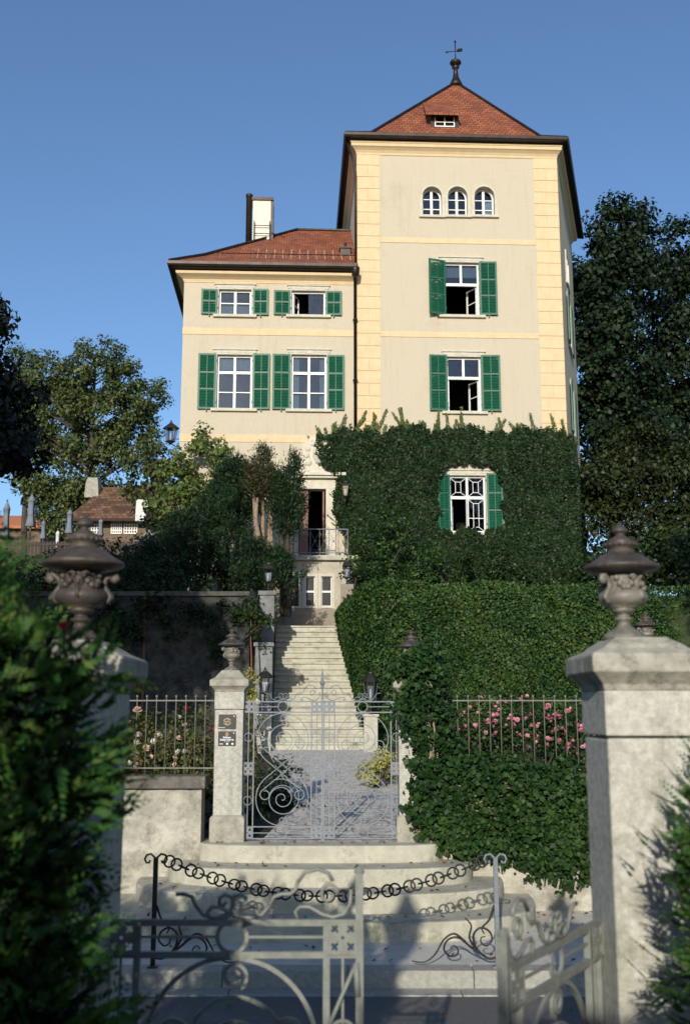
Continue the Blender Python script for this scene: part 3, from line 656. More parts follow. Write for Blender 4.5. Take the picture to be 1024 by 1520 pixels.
# --- windows
def frame_bars(mb, a, b, c, e, bars, d0, d1):
    for (x0,x1,z0,z1) in bars: mb.box(x0,x1,d0,d1,z0,z1)
def shutter(par, xa, xb, z0, z1, hinge, ang=0, d=-.03):
    """louvred shutter, hinge: -1 hinged at its low-x side, +1 at its high-x side"""
    W = xb-xa; mb = MB(); f = .065; t = .04
    mb.box(0,f,0,t,0,z1-z0); mb.box(W-f,W,0,t,0,z1-z0); mb.box(f,W-f,0,t,0,f); mb.box(f,W-f,0,t,z1-z0-f,z1-z0)
    mids = [ (z1-z0)*.52 ] if z1-z0 < 1.2 else [(z1-z0)*.36,(z1-z0)*.66]
    for m in mids: mb.box(f,W-f,.001,t-.001,m-f/2,m+f/2)
    mb.box(W/2-.012,W/2+.012,-.008,-.001,.03,z1-z0-.03)
    z = f+.015; k = 0
    while z < z1-z0-f-.02:
        if not any(abs(z+.02-m) < .05 for m in mids):
            mb.add([(f,.002,z),(W-f,.002,z),(W-f,.034,z+.044),(f,.034,z+.044),(f,.008,z-.006),(W-f,.008,z-.006),(W-f,.04,z+.038),(f,.04,z+.038)], [(0,1,2,3),(7,6,5,4),(0,4,5,1),(2,6,7,3)])
        z += .055
    for zz in (.25, z1-z0-.25): mb.box(-.03 if hinge<0 else W-.01, .01 if hinge<0 else W+.03, .005, .03, zz-.03, zz+.03)
    mb.box(W/2-.02, W/2+.02, -.01, .03, -.07, .0)
    me = mesh_of('shutter', mb, M['green'])
    if hinge > 0:                                            # hinge on the high-x side: shift the mesh
        me.transform(Matrix.Translation((-W,0,0))); loc = (xb, d-t, z0-HZ); rz = ang
    else: loc = (xa, d-t, z0-HZ); rz = -ang
    return link('shutter', me, par, loc, (0,0,rz))
def window(rect, d=0.0, trans=None, mull=True, rows=(), openl=None, lattice=False, surround=.07, shutters=(), cap=True, sill=True, pane_top_only=False, sillw=.12, rev=.16, curtain=None):
    a, b, c, e = rect; mb = MB(); s = surround; t = .03
    mb.box(a-s, a-.003, d-t, d, c-.002, e+s); mb.box(b+.003, b+s, d-t, d, c-.002, e+s); mb.box(a-.003, b+.003, d-t+.002, d, e+.003, e+s)
    if cap:
        mb.box(a-s-.10, b+s+.10, d-.07, d, e+s+.10, e+s+.15); mb.box(a-s-.06, b+s+.06, d-.028, d, e+s+.002, e+s+.098)
        mb.box((a+b)/2-.10,(a+b)/2+.10,d-.04,d-.029,e+s-.03,e+s+.09)
    if sill: mb.box(a-s-.12, b+s+.12, d-.11, d+.02, c-.10, c-.004)
    w = hobj('window', mb, M['stone_trim'], bevel=.006)
    f = .06; q = d+rev; fr = MB(); bars = [(a+.004,a+f,c+.004,e-.004),(b-f,b-.004,c+.004,e-.004),(a+f,b-f,c+.004,c+f),(a+f,b-f,e-f,e-.004)]
    m = (a+b)/2; top_m = e-f
    if trans is not None: bars.append((a+f,b-f,trans-.05,trans+.05))
    zlo = c+f
    if mull and openl is None: bars.append((m-.045,m+.045,c+f,(trans-.05) if trans else e-f))
    if trans is not None: bars.append((m-.04,m+.04,trans+.05,e-f))
    for r in rows:
        bars += [(a+f,m-.045,r-.018,r+.018),(m+.045,b-f,r-.018,r+.018)] if openl != 'right' else []
    frame_bars(fr, a,b,c,e, bars, q-.05, q+.02)
    if lattice:
        def lat(x0,x1,z0,z1):
            i = .13*(x1-x0)/.4; j = .14
            for p, r_ in (((x0,z0),(x0+i,z0+j)),((x1,z0),(x1-i,z0+j)),((x0,z1),(x0+i,z1-j)),((x1,z1),(x1-i,z1-j))):
                fr.tube([(p[0],q-.01,p[1]),(r_[0],q-.01,r_[1])], .012, 4)
            P4 = [(x0+i,q-.01,z0+j),(x1-i,q-.01,z0+j),(x1-i,q-.01,z1-j),(x0+i,q-.01,z1-j),(x0+i,q-.01,z0+j)]
            for k in range(4): fr.tube([P4[k],P4[k+1]], .013, 4)
        lat(a+f,m-.04,trans+.05,e-f); lat(m+.04,b-f,trans+.05,e-f); lat(m+.04,b-f,c+f,trans-.05)
        fr.box(m-.04,m+.04,q-.05,q+.02,c+f,trans-.05)
        fr.box(m+.04,b-f,q-.02,q+.01,(c+trans)/2-.012-.1,(c+trans)/2+.012-.1)
    hobj('frame', fr, M['white'], w)
    pn = MB(); pz0 = trans if (openl and not lattice) and trans else c
    if openl == 'left': pn.box(m, b-.02, q-.002, q+.006, c+.02, e-.02)
    elif lattice: pn.box(a+.02,b-.02,q-.002,q+.006,trans,e-.02); pn.box(m,b-.02,q-.002,q+.006,c+.02,trans-.003)
    elif openl == 'right': pn.box(a+.02,b-.02,q-.002,q+.006,trans,e-.02)
    else: pn.box(a+.02, b-.02, q-.002, q+.006, c+.02, e-.02)
    hobj('pane', pn, M['pane'], w)
    def drape(x0, x1, z0, z1, nm='curtain', mt='curtain'):
        cb = MB(); k = max(6,int((x1-x0)/.03)); y0 = q+.07
        rows = [[(x0+(x1-x0)*i/k, y0+.018*math.sin(i*1.9), z) for i in range(k+1)] for z in (z0,z1)]
        cb.rings(rows, False, False, closed=False); hobj(nm, cb, M[mt], w)
    if curtain == 'low': drape(a+f, b-f, c+f, c+(e-c)*.55)
    if curtain == 'sides': drape(a+f, a+f+.20, c+f, e-f); drape(b-f-.17, b-f, c+f, e-f)
    if curtain == 'top': drape(a+f, b-f, e-f-.42, e-f)
    def casement(hx, W, z0, z1, ang, low):
        cb = MB(); g = .05
        cb.box(0,g,-.02,.02,0,z1-z0); cb.box(W-g,W,-.02,.02,0,z1-z0); cb.box(g,W-g,-.019,.019,0,g); cb.box(g,W-g,-.019,.019,z1-z0-g,z1-z0); cb.box(g,W-g,-.015,.015,(z1-z0)*.5-.015,(z1-z0)*.5+.015)
        me = mesh_of('casement', cb, M['white'])
        return link('casement', me, w, (hx, q+.03, z0-HZ), (0,0,ang))
    if openl == 'right': casement(b-f-.01, (b-a)/2-.05, c+f, trans-.05, math.pi-math.radians(62), 0); casement(a+f+.02, (b-a)/2-.05, c+f, trans-.05, math.radians(84), 0)
    if openl == 'left': casement(a+f+.01, (b-a)/2-.08, c+f, e-f, math.radians(70), 0)
    if lattice: casement(a+f+.02, (b-a)/2-.08, c+f, trans-.05, math.radians(78), 0)
    for (pa, pb, pt, pbt, hinge, ang) in shutters:
        zm = (pt+pbt)/2
        shutter(w, HF(pa,zm)[0], HF(pb,zm)[0], HF((pa+pb)/2,pbt)[1], HF((pa+pb)/2,pt)[1], hinge, ang, d-.035)
    return w
def zr(x, py): return HF(x, py)[1]
window(W_T3, 0, trans=zr(685,421), openl='right', curtain='top', shutters=((634.5,661,387.5,468,1,.30),(711,737,389.5,468.5,-1,.04)))
window(W_T2, 0, trans=zr(688,560), openl='right', shutters=((637,663.5,527.5,610,1,.06),(714,742,528,611,-1,.05)))
window(W_T1, 0, trans=zr(694,738), lattice=True, shutters=((649,667.5,705,787,1,.25),(722,746,703,789,-1,.04)))
window(W_U[0], .06, rows=(zr(350,448),), sill=True, curtain='low', shutters=((299,323,429,466,1,.03),(375.5,398.5,429,467.5,-1,.03)))
window(W_U[1], .06, rows=(), openl='left', shutters=((406.5,431,431,467,1,.03),(483.5,507,432,468,-1,.03)))
for i, W in enumerate(W_L):
    x = 348+i*110
    window(W, .06, trans=zr(x,551+i), curtain=('top','sides')[i], rows=(zr(x,580.5+i),), shutters=((294,320.5,524.5,607,1,.03),(375,400.5,525,607.5,-1,.03)) if i==0 else ((404.5,431,525.5,607.5,1,.03),(485.5,511,527,608.5,-1,.03)))
for k, (a,b,c,e) in enumerate(ARCH):                         # round-headed windows of the tower top
    r = (b-a)/2; m = (a+b)/2; zc = e-r; n = 14; mb = MB()
    arc = [(m+r*math.cos(math.pi*i/n), zc+r*math.sin(math.pi*i/n)) for i in range(n+1)]
    o = [(m+(r+.06)*math.cos(math.pi*i/n), zc+(r+.06)*math.sin(math.pi*i/n)) for i in range(n+1)]
    for i in range(n):
        A = [(arc[i][0],-.02,arc[i][1]),(o[i][0],-.02,o[i][1]),(o[i+1][0],-.02,o[i+1][1]),(arc[i+1][0],-.02,arc[i+1][1])]
        B = [(p[0],.0,p[2]) for p in A]; mb.hull8(A, B)
    mb.box(a-.10,a-.002,-.03,.0,c,zc); mb.box(b+.002,b+.10,-.03,.0,c,zc)
    mb.box(a-.13,b+.13 if k<2 else b+.13,-.10-.002*k,.0,c-.09,c-.005)
    w = hobj('window', mb, M['stone_trim'])
    q = .29; fr = MB(); fr.box(m-.045,m+.045,q-.05,q+.02,c,e-.01); fr.box(a,a+.05,q-.05,q+.02,c,zc); fr.box(b-.05,b,q-.05,q+.02,c,zc)
    for i in range(n):
        i0 = [(m+(r-.05)*math.cos(math.pi*j/n), zc+(r-.05)*math.sin(math.pi*j/n)) for j in (i,i+1)]
        A = [(i0[0][0],q-.049,i0[0][1]),(arc[i][0],q-.049,arc[i][1]),(arc[i+1][0],q-.049,arc[i+1][1]),(i0[1][0],q-.049,i0[1][1])]
        fr.hull8(A, [(p[0],q+.019,p[2]) for p in A])
    for py in (292.5,307): z = zr(690,py); fr.box(a+.05,m-.045,q-.03,q+.01,z-.016,z+.016); fr.box(m+.045,b-.05,q-.03,q+.01,z-.016,z+.016)
    fr.box(a+.05,m-.045,q-.045,q+.015,c,c+.04); fr.box(m+.045,b-.05,q-.045,q+.015,c,c+.04)
    hobj('frame', fr, M['white'], w)
    pn = MB(); pn.box(a,b,q+.0,q+.012,c,e); hobj('pane', pn, M['pane'], w)
    if k == 2:
        cu = MB(); cu.box(m+.05,b-.055,q+.03,q+.05,c+.01,c+(e-c)*.62); hobj('curtain', cu, M['white'], w)
# windows with open shutters on the splayed side wall
ux, uy = (RBX-T1), DEP; ll = math.hypot(ux,uy); ux, uy = ux/ll, uy/ll; nx, ny = uy, -ux
def side_pt(t, o, z): return (T1+ux*t+nx*o, uy*t+ny*o, z)
def sbox(mb, t0, t1, o0, o1, z0, z1):
    mb.hull8([side_pt(t0,o1,z0),side_pt(t1,o1,z0),side_pt(t1,o0,z0),side_pt(t0,o0,z0)],[side_pt(t0,o1,z1),side_pt(t1,o1,z1),side_pt(t1,o0,z1),side_pt(t0,o0,z1)])
for (z0, z1, sh) in ((W_T3[2],W_T3[3],1),(W_T2[2],W_T2[3],1),(ARCH[0][2]-1.2,ARCH[0][3]-1.2,0)):
    mb = MB(); t0, t1 = 3.0, 4.15
    sbox(mb,t0-.12,t0,0,.05,z0-.1,z1+.12); sbox(mb,t1,t1+.12,0,.05,z0-.1,z1+.12); sbox(mb,t0,t1,0,.048,z1,z1+.12); sbox(mb,t0,t1,0,.08,z0-.1,z0)
    w = hobj('window', mb, M['stone_trim'])
    mb = MB(); sbox(mb,t0,t1,.004,.012,z0,z1); hobj('pane', mb, M['pane'], w)
    mb = MB(); tm=(t0+t1)/2
    for (p,q_) in ((t0,t0+.06),(t1-.06,t1),(tm-.04,tm+.04)): sbox(mb,p,q_,.014,.04,z0,z1)
    hobj('frame', mb, M['white'], w)
    if sh:
        for (p,q_) in ((t0-.62,t0-.03),(t1+.03,t1+.62)):
            mb = MB(); sbox(mb,p,q_,.055,.095,z0-.03,z1+.03)
            for i in range(26): zz = z0+i*(z1-z0)/26; sbox(mb,p+.06,q_-.06,.095,.108,zz+.01,zz+.04)
            hobj('shutter', mb, M['green'], w)
# --- portal, door, balcony terrace
a, b, c, e = DOOR
mb = MB(); jx0, jx1 = a-.36, HF(498,760)[0]
mb.box(jx0, a-.002, -.06, .06, c-.1, e+.02); mb.box(b+.002, jx1, -.06, .06, c-.1, e+.02); mb.box(jx0,jx1,-.062,.06,e+.022,e+.50)
zc = HF(470,706)[1]; L0, L1 = HF(404,706)[0], HF(513,706)[0]
mb.box(L0, L1, -.30, .06, zc-.04, zc+.06); mb.box(L0+.06, L1-.06, -.22, .06, zc-.12, zc-.042)
mb.box(jx0-.05,jx1+.05,-.10,.06,e+.5,zc-.122)
px0, px1 = HF(446,680)[0], HF(500,680)[0]; pz1 = HF(470,650)[1]; pm = (px0+px1)/2
out = [(px0,zc+.062),(px1,zc+.062),(px1,pz1-.5),(px1-.12,pz1-.25),(pm+.3,pz1),(pm-.3,pz1),(px0+.12,pz1-.25),(px0,pz1-.5)]
V = [(x,-.10,z) for x,z in out]+[(x,.06,z) for x,z in out]; n = len(out)
mb.add(V, [tuple(range(n))]+[(i,n+i,n+(i+1)%n,(i+1)%n) for i in range(n)])
por = hobj('portal', mb, M['relief'], bevel=.01)
mb = MB(); zz = (zc+pz1)/2                                   # weathered carved shield with leaf volutes
sh_ = [(pm-.2,zz+.3),(pm+.2,zz+.3),(pm+.22,zz),(pm+.12,zz-.22),(pm,zz-.32),(pm-.12,zz-.22),(pm-.22,zz)]
n = len(sh_); mb.add([(x,-.17,z) for x,z in sh_]+[(x,-.10,z) for x,z in sh_], [tuple(range(n))]+[(i,n+i,n+(i+1)%n,(i+1)%n) for i in range(n)])
for sg in (-1,1):
    for (x,z,r) in ((.36,.25,.09),(.42,.02,.10),(.34,-.24,.11),(.5,-.3,.07),(.22,.42,.08)): mb.ball((pm+sg*x,-.10,zz+z), r, 10, 6, (1,.6,1))
hobj('carved_relief', mb, M['relief'], por, smooth=True)
mb = MB()                                                    # sloping gable line over the portal's far half
mb.tube([(L0+.1,-.2,zc+.06),(HF(433,692)[0],-.2,HF(433,690)[1])], .05, 4); hobj('gable_moulding', mb, M['grey_stone'], por)
dm = HF(457.5,760)[0]
mb = MB(); mb.box(a+.01, dm, .10, .16, c, e-.01)
for k in range(4):
    z0 = c+.12+k*(e-c-.2)/4; mb.box(a+.08, dm-.06, .085, .0995, z0, z0+(e-c-.2)/4-.07)
dr = hobj('door', mb, M['red_door'], bevel=.004)
mb = MB(); mb.tube([(dm-.05,.08,c+1.05),(dm-.05,.03,c+1.05),(dm-.15,.03,c+1.05)], .012, 6); hobj('handle', mb, M['black_iron'], dr)
mb = MB(); mb.box(b-.10, b-.05, .12, .75, c, e-.02); hobj('door', mb, M['red_door'])
# terrace block in front of the door
TD = -1.45; t0, t1 = HF(424,865,TD)[0], HF(530,865,TD)[0]; FZ = 7.28
bw = [win_px(432,443.5,855,899), win_px(453,467.5,855,900), win_px(477,492.5,855,900)]
def shift(rect):
    return rect
bw = []
for pa, pb in ((431,443.5),(453,467.5),(477,492.5)):
    bw.append((HF(pa,878,TD)[0], HF(pb,878,TD)[0], HF(460,900,TD)[1], HF(460,855.5,TD)[1]))
mb = MB(); wall_face(mb, t0, t1, BASE, FZ-.14, bw, d=TD, reveal=.2)
mb.add([(t0,TD,BASE),(t0,0,BASE),(t0,0,FZ-.14),(t0,TD,FZ-.14)], [(3,2,1,0)]); mb.add([(t1,TD,BASE),(t1,0,BASE),(t1,0,FZ-.14),(t1,TD,FZ-.14)], [(0,1,2,3)])
hobj('basement_wall', mb, M['base_render'])
pl_z = HF(460,904,TD)[1]; mb = MB(); mb.box(t0-.03, t1, TD-.05, TD-.002, BASE, pl_z); hobj('plinth', mb, M['plinth'], bevel=.01)
mb = MB(); mb.box(t0-.12, t1+.02, TD-.16, .04, FZ-.138, FZ+.02); hobj('balcony_floor', mb, M['step'], bevel=.012)
mb = MB(); mb.add([(t0+.1,-.7,BASE),(t1-.1,-.7,BASE),(t1-.1,-.7,FZ-.2),(t0+.1,-.7,FZ-.2)], [(0,1,2,3)]); hobj('room_partition', mb, M['dark_room'])
for k, (a,b,c,e) in enumerate(bw):
    mb = MB(); mb.box(a-.09,a-.002,TD-.02,TD,c-.06,e+.09); mb.box(b+.002,b+.09,TD-.02,TD,c-.06,e+.09); mb.box(a,b,TD-.018,TD,e+.002,e+.09); mb.box(a-.0,b,TD-.04,TD,c-.06,c-.002)
    w = hobj('window', mb, M['stone_trim'])
    fr = MB(); q = TD+.12
    fr.box(a+.003,a+.03,q-.03,q+.02,c,e); fr.box(b-.03,b-.003,q-.03,q+.02,c,e); fr.box(a+.03,b-.03,q-.03,q+.02,c,c+.03); fr.box(a+.03,b-.03,q-.03,q+.02,e-.03,e); fr.box(a+.03,b-.03,q-.03,q+.02,(c+e)/2-.03,(c+e)/2+.03)
    hobj('frame', fr, M['rust'] if k==0 else M['white'], w)
    pn = MB(); pn.box(a+.02,b-.02,q,q+.008,c+.01,e-.01); hobj('pane', pn, M['pane_dark'], w)
# balcony railing with crossed bars
mb = MB(); ry = TD-.08; rz0, rz1 = FZ+.10, HF(470,785.5,ry)[1]
x0, x1 = HF(405,800,ry)[0], HF(516,800,ry)[0]
mb.tube([(x0,ry,rz1),(x1,ry,rz1)], .02, 6); mb.tube([(x0,ry,rz0),(x1,ry,rz0)], .016, 6)
N_ = 8; st = (x1-x0)/N_
for i in range(N_+1):
    x = x0+i*st; mb.tube([(x,ry,FZ),(x,ry,rz1+.01)], .013, 6)
    if i < N_:
        zm = (rz0+rz1)/2; h = (rz1-rz0)*.5
        mb.tube([(x,ry,zm+h*.8),(x+st/2,ry,zm),(x+st,ry,zm+h*.8)], .007, 5); mb.tube([(x,ry,zm-h*.8),(x+st/2,ry,zm),(x+st,ry,zm-h*.8)], .007, 5)
        mb.ball((x+st/2,ry,zm), .032, 8, 6)
        for s_ in (-1,1): mb.tube([(x+st/2+s_*st*.22+.05*math.cos(t*.6), ry, rz0+.07+.05*math.sin(t*.6)) for t in range(11)], .005, 4)
for s_ in (0,1): xx = x1 if s_ else x0; mb.tube([(xx,ry,rz1),(xx,-.0,rz1)], .018, 6)
hobj('balcony_railing', mb, M['iron'])
# threshold steps up to the door etc. are hidden; ivy

# ================================================================== GARDEN WALLS, STAIRS
def lerp(a, b, t): return (a[0]+(b[0]-a[0])*t, a[1]+(b[1]-a[1])*t)
SZ0, SZ1 = 1.47, 4.90; NS = 20
st_ = thing('stone_staircase', 'long worn stone garden staircase climbing to the manor door', 'staircase', (-.6, 26, SZ0))
mb = MB(); mt = MB()
for i in range(NS):
    ta, tb = i/NS, (i+1)/NS; z = SZ0+(SZ1-SZ0)*(i+1)/NS
    p = [lerp(BL,TL,ta), lerp(BR,TR,ta), lerp(BR,TR,tb), lerp(BL,TL,tb)]
    mb.prism(p, .8, z-.055)
    q = [lerp(BL,TL,ta-.006), lerp(BR,TR,ta-.006), lerp(BR,TR,tb-.008), lerp(BL,TL,tb-.008)]
    mt.prism(q, z-.053, z)
obj('riser', mb, M['step'], st_, off=(-.6,26,SZ0)); obj('tread', mt, M['step'], st_, off=(-.6,26,SZ0), bevel=.012)
# parapet beside the stairs, in two level blocks
pz1, pz2 = zat(877,29.5), zat(955,26.8)
pr = thing('stair_parapet', 'grey stone parapet stepping down beside the garden staircase', 'wall', (-2.1, 28, 1.4))
mb = MB(); mb.prism([(-2.33,29.5),(-1.93,29.5),(-2.28,33),(-2.68,33)], 1.2, pz1-.12); obj('upper_block', mb, M['grey_stone'], pr, off=(-2.1,28,1.4), bevel=.015)
mb = MB(); mb.prism([(-2.37,29.45),(-1.88,29.45),(-2.24,33.03),(-2.72,33.03)], pz1-.118, pz1); obj('coping', mb, M['grey_stone'], pr, off=(-2.1,28,1.4), bevel=.012)
mb = MB(); mb.prism([(-2.18,26.4),(-1.76,26.4),(-1.94,29.49),(-2.34,29.49)], .9, pz2-.10); obj('lower_block', mb, M['grey_stone'], pr, off=(-2.1,28,1.4), bevel=.015)
mb = MB(); mb.prism([(-2.22,26.35),(-1.72,26.35),(-1.91,29.44),(-2.38,29.44)], pz2-.098, pz2); obj('coping', mb, M['grey_stone'], pr, off=(-2.1,28,1.4), bevel=.012)
rwz = zat(880, 27.2)
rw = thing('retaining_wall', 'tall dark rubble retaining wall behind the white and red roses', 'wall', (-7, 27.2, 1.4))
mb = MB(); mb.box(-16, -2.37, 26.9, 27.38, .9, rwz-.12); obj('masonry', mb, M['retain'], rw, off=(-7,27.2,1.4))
mb = MB(); mb.box(-16, -2.37, 26.82, 27.46, rwz-.118, rwz); obj('coping', mb, M['coping_shade'], rw, off=(-7,27.2,1.4), bevel=.015)
mb = MB(); mb.box(-5.0,-4.94,26.86,26.898,1.2,rwz-.12); 
for z in (2.2,3.1): mb.lathe([(.07,0),(.07,.03)], (-3.9,26.88,z), 8)
obj('drain_pipe', mb, M['rust'], rw, off=(-7,27.2,1.4))
# street walls
cz = zat(1151, 13)
lw = thing('street_wall', 'weathered plastered garden wall with dark coping below the white and red roses', 'wall', (-5, 13, .15))
O = (-5,13,.15)
def rough_wall(x0,x1,y0,y1,z0,z1,seed):
    rd = random.Random(seed); mb = MB(); nx_ = int((x1-x0)/.12); nz_ = int((z1-z0)/.12)+1
    rows = [[(x0+(x1-x0)*i/nx_, y0+rd.uniform(-.014,.014), z0+(z1-z0)*j/nz_) for i in range(nx_+1)] for j in range(nz_+1)]
    mb.rings(rows, False, False, closed=False)
    mb.add([(x0,y1,z0),(x1,y1,z0),(x1,y1,z1),(x0,y1,z1)],[(3,2,1,0)]); mb.add([(x0,y0,z1),(x1,y0,z1),(x1,y1,z1),(x0,y1,z1)],[(0,1,2,3)])
    mb.add([(x0,y0,z0),(x0,y1,z0),(x0,y1,z1),(x0,y0,z1)],[(0,3,2,1)]); mb.add([(x1,y0,z0),(x1,y1,z0),(x1,y1,z1),(x1,y0,z1)],[(0,1,2,3)])
    return mb
obj('masonry', rough_wall(-12,-1.66,12.88,13.2,.1,cz-.14,3), M['wallstone'], lw, off=O, smooth=True)
mb = MB()
for i in range(9): mb.box(-12+i*1.155, -12+(i+1)*1.155-.008, 12.80, 13.26, cz-.138, cz)
obj('coping', mb, M['coping_dark'], lw, off=O, bevel=.012)
rwl = thing('street_wall', 'pale plastered garden wall overhung by glossy ivy', 'wall', (6, 13, .15))
O = (6,13,.15)
obj('masonry', rough_wall(1.12,12,12.9,13.2,.1,cz-.14,4), M['wallstone'], rwl, off=O, smooth=True)
mb = MB()
for i in range(9): mb.box(1.12+i*1.2, 1.12+(i+1)*1.2-.008, 12.82, 13.26, cz-.138, cz)
obj('coping', mb, M['coping_dark'], rwl, off=O, bevel=.012)
# curved entrance steps: D-shaped slabs
es = thing('entrance_steps', 'worn half-round stone steps below the garden gate', 'steps', (-.28, 12.6, .15))
def dshape(cx, hw, yb, dep, n=40, e=3.2):
    pts = []
    for i in range(n+1):
        a = math.pi*i/n; c_, s_ = math.cos(a), math.sin(a)
        pts.append((cx - hw*math.copysign(abs(c_)**(2/e), c_), yb - dep*abs(s_)**(2/e)))
    return pts
O = (-.28,12.6,.15); hgt = (GB-.15)/4
for k, (hw, dep) in enumerate(((1.40,.43),(1.73,.90),(2.06,1.36),(2.38,1.84))):
    z1 = GB - k*hgt; mb = MB(); P_ = dshape(-.28, hw, 13.0-.004*k, dep)
    mb.prism(P_, .10, z1-.06 if False else z1)
    obj('step', mb, M['step'], es, off=O, bevel=.02)
    if k == 0:
        mb = MB(); mb.box(-1.66,1.12,13.0,13.35,.1,GB-.003); obj('threshold', mb, M['step'], es, off=O)

# ------------------------------------------------------------------ gate pillars and urns
URN = [(.0,.0),(.088,.0),(.088,.012),(.080,.022),(.066,.034),(.036,.05),(.026,.066),(.024,.08),(.038,.085),(.040,.094),(.026,.10),(.024,.116),(.046,.122),(.050,.132),(.044,.14),
       (.082,.152),(.100,.172),(.104,.19),(.098,.206),(.080,.224),(.072,.245),(.070,.272),(.072,.288),(.088,.294),(.092,.300),(.128,.304),(.158,.316),(.163,.324),(.158,.334),(.128,.35),(.104,.368),(.086,.382),(.062,.392),
       (.055,.396),(.058,.404),(.052,.41),(.048,.415),(.070,.422),(.073,.43),(.062,.436),(.066,.442),(.052,.452),(.028,.468),(.017,.478),(.018,.484),(.034,.49),(.036,.498),(.026,.51),(.014,.524),(.006,.534),(.0,.538)]
def build_urn(label, loc, rz, mat, sc=1.0):
    u = thing('stone_urn' if False else 'lidded_urn', label, 'urn', loc, rz, 'lidded urns on the gate pillars')
    mb = MB(); P_ = [(r*sc*1.07, z*sc) for r, z in URN]
    bowl = [p for p in P_ if p[1] <= .291*sc]; lid = [(0.001,.2905*sc)]+[p for p in P_ if p[1] > .291*sc]
    mb.lathe(bowl, n=32)
    for k in range(16):                                      # fluting on the body
        a = 2*math.pi*k/16; mb.tube([((.070+.002)*sc*math.cos(a)*f_, .072*sc*math.sin(a)*f_, z*sc) for f_, z in ((1.16,.215),(1.0,.24),(.97,.262),(1.02,.286))], .007*sc, 5)
    obj('bowl', mb, M[mat], u, smooth=True)
    mb = MB(); mb.lathe(lid, n=32)
    for k in range(20): a = 2*math.pi*k/20; mb.ball((.074*sc*math.cos(a), .074*sc*math.sin(a), .429*sc), .009*sc, 6, 4)
    obj('lid', mb, M['cast_iron'], u, smooth=True)
    for k in range(2):                                       # scrolled handles
        s_ = 1 if k == 0 else -1; mb = MB(); pts = []
        for t in range(13): a = -2.2+t*.36; pts.append((.112+.020*math.cos(a)*(1-.03*t), .192+.020*math.sin(a)))
        base = [(.085,.165),(.112,.168),(.122,.19),(.102,.215),(.090,.235),(.098,.262),(.122,.282),(.142,.278),(.148,.262),(.136,.250),(.125,.258),(.130,.266)]
        mb.tube([(s_*x*sc,0,z*sc) for x, z in base], .0105*sc, 7, [.012*sc]*8+[.011*sc,.011*sc,.012*sc,.012*sc])
        mb.ball((s_*.134*sc,0,.263*sc), .021*sc, 9, 7, (1,.6,1)); mb.ball((s_*.118*sc,0,.185*sc), .017*sc, 8, 6, (1,.7,1))
        obj('handle', mb, M[mat], u, smooth=True)
    for k in range(2):                                       # mask and garland on front and back
        s_ = -1 if k == 0 else 1; mb = MB(); y = s_*.078*sc
        mb.ball((0,y*1.02,.245*sc), .026*sc, 10, 8, (.85,.7,1.15)); mb.ball((0,y*1.28,.243*sc), .008*sc, 6, 5, (1,1,1.6))
        for q in (-1,1):
            mb.ball((q*.010*sc,y*1.2,.254*sc), .006*sc, 6, 5)
            for j in range(6):
                t = j/5; an = q*(.25+.95*t); rr = (.082+.01*math.sin(t*math.pi))*sc
                mb.ball((rr*math.sin(an), s_*rr*math.cos(an), (.272-.045*math.sin(t*math.pi)-.0*t)*sc), (.013+.004*math.sin(t*math.pi))*sc, 7, 5)
            mb.tube([(q*.012*sc,y*1.15,.275*sc),(q*.03*sc,y*1.1,.284*sc),(q*.045*sc,y*.98,.275*sc)], .008*sc, 5)
        mb.tube([(0,y*1.2,.215*sc),(.0,y*1.32,.2*sc),(0,y*1.34,.175*sc)], .012*sc, 6)
        obj('garland', mb, M[mat], u, smooth=True)
    return u
def pillar(label, cx, cy, w, d, z0, ztop, mat, capm, neck, plinth=None, over=.055, ph=.10):
    """square pillar: plinth, shaft, string course, necking, moulded cap with curved top; returns the seat of the urn"""
    root = thing('gate_pillar', label, 'pillar', (cx, cy, z0)); O = (cx,cy,z0)
    def sq(o, z): return [(cx-w/2-o,cy-d/2-o,z),(cx+w/2+o,cy-d/2-o,z),(cx+w/2+o,cy+d/2+o,z),(cx-w/2-o,cy+d/2+o,z)]
    mb = MB(); mb.rings([sq(0,z0),sq(0,ztop-neck-.004)]); obj('shaft', mb, M[mat], root, off=O, bevel=.012)
    mb = MB(); mb.rings([sq(.006,ztop-neck+.004),sq(.006,ztop-.155)]); obj('necking', mb, M[mat], root, off=O, bevel=.006)
    if plinth:
        mb = MB(); mb.rings([sq(.035,z0-.03),sq(.035,z0+plinth-.03),sq(.004,z0+plinth)]); obj('plinth', mb, M[capm], root, off=O, bevel=.012)
    mb = MB(); mb.rings([sq(.004,ztop-.156),sq(.012,ztop-.13),sq(.035,ztop-.105),sq(over,ztop-.09),sq(over+.008,ztop-.085),sq(over+.008,ztop-.02),sq(over,ztop-.012),sq(over-.05,ztop+ph*.16),sq(-.02,ztop+ph*.5),sq(-.055,ztop+ph*.88),sq(-.06,ztop+ph)])
    obj('cap', mb, M[capm], root, off=O, bevel=.006)
    return ztop+ph
UPZ = zat(1010, 13) + .02
PW = .335
lxp = xat(339.5, 1150, 13.0); rxp = xat(613, 1150, 13.0)
uz = pillar('pale stone gate pillar bearing two black signs', lxp, 13.1, PW, PW, GB, UPZ, 'pillar', 'cap_dark', .36, plinth=.30)
sc2 = (zat(932,13.1)-uz)/.538
build_urn('grey lidded urn on the pillar with black signs', (lxp,13.1,uz), .7, 'urn_grey', sc2)
uz2 = pillar('stone gate pillar smothered in ivy beside the garden gate', rxp, 13.1, PW, PW, GB, UPZ-.02, 'pillar', 'cap_dark', .36, plinth=.30)
build_urn('lidded urn poking out of the ivy on a gate pillar', (rxp,13.1,uz2), .9, 'urn_grey', sc2)
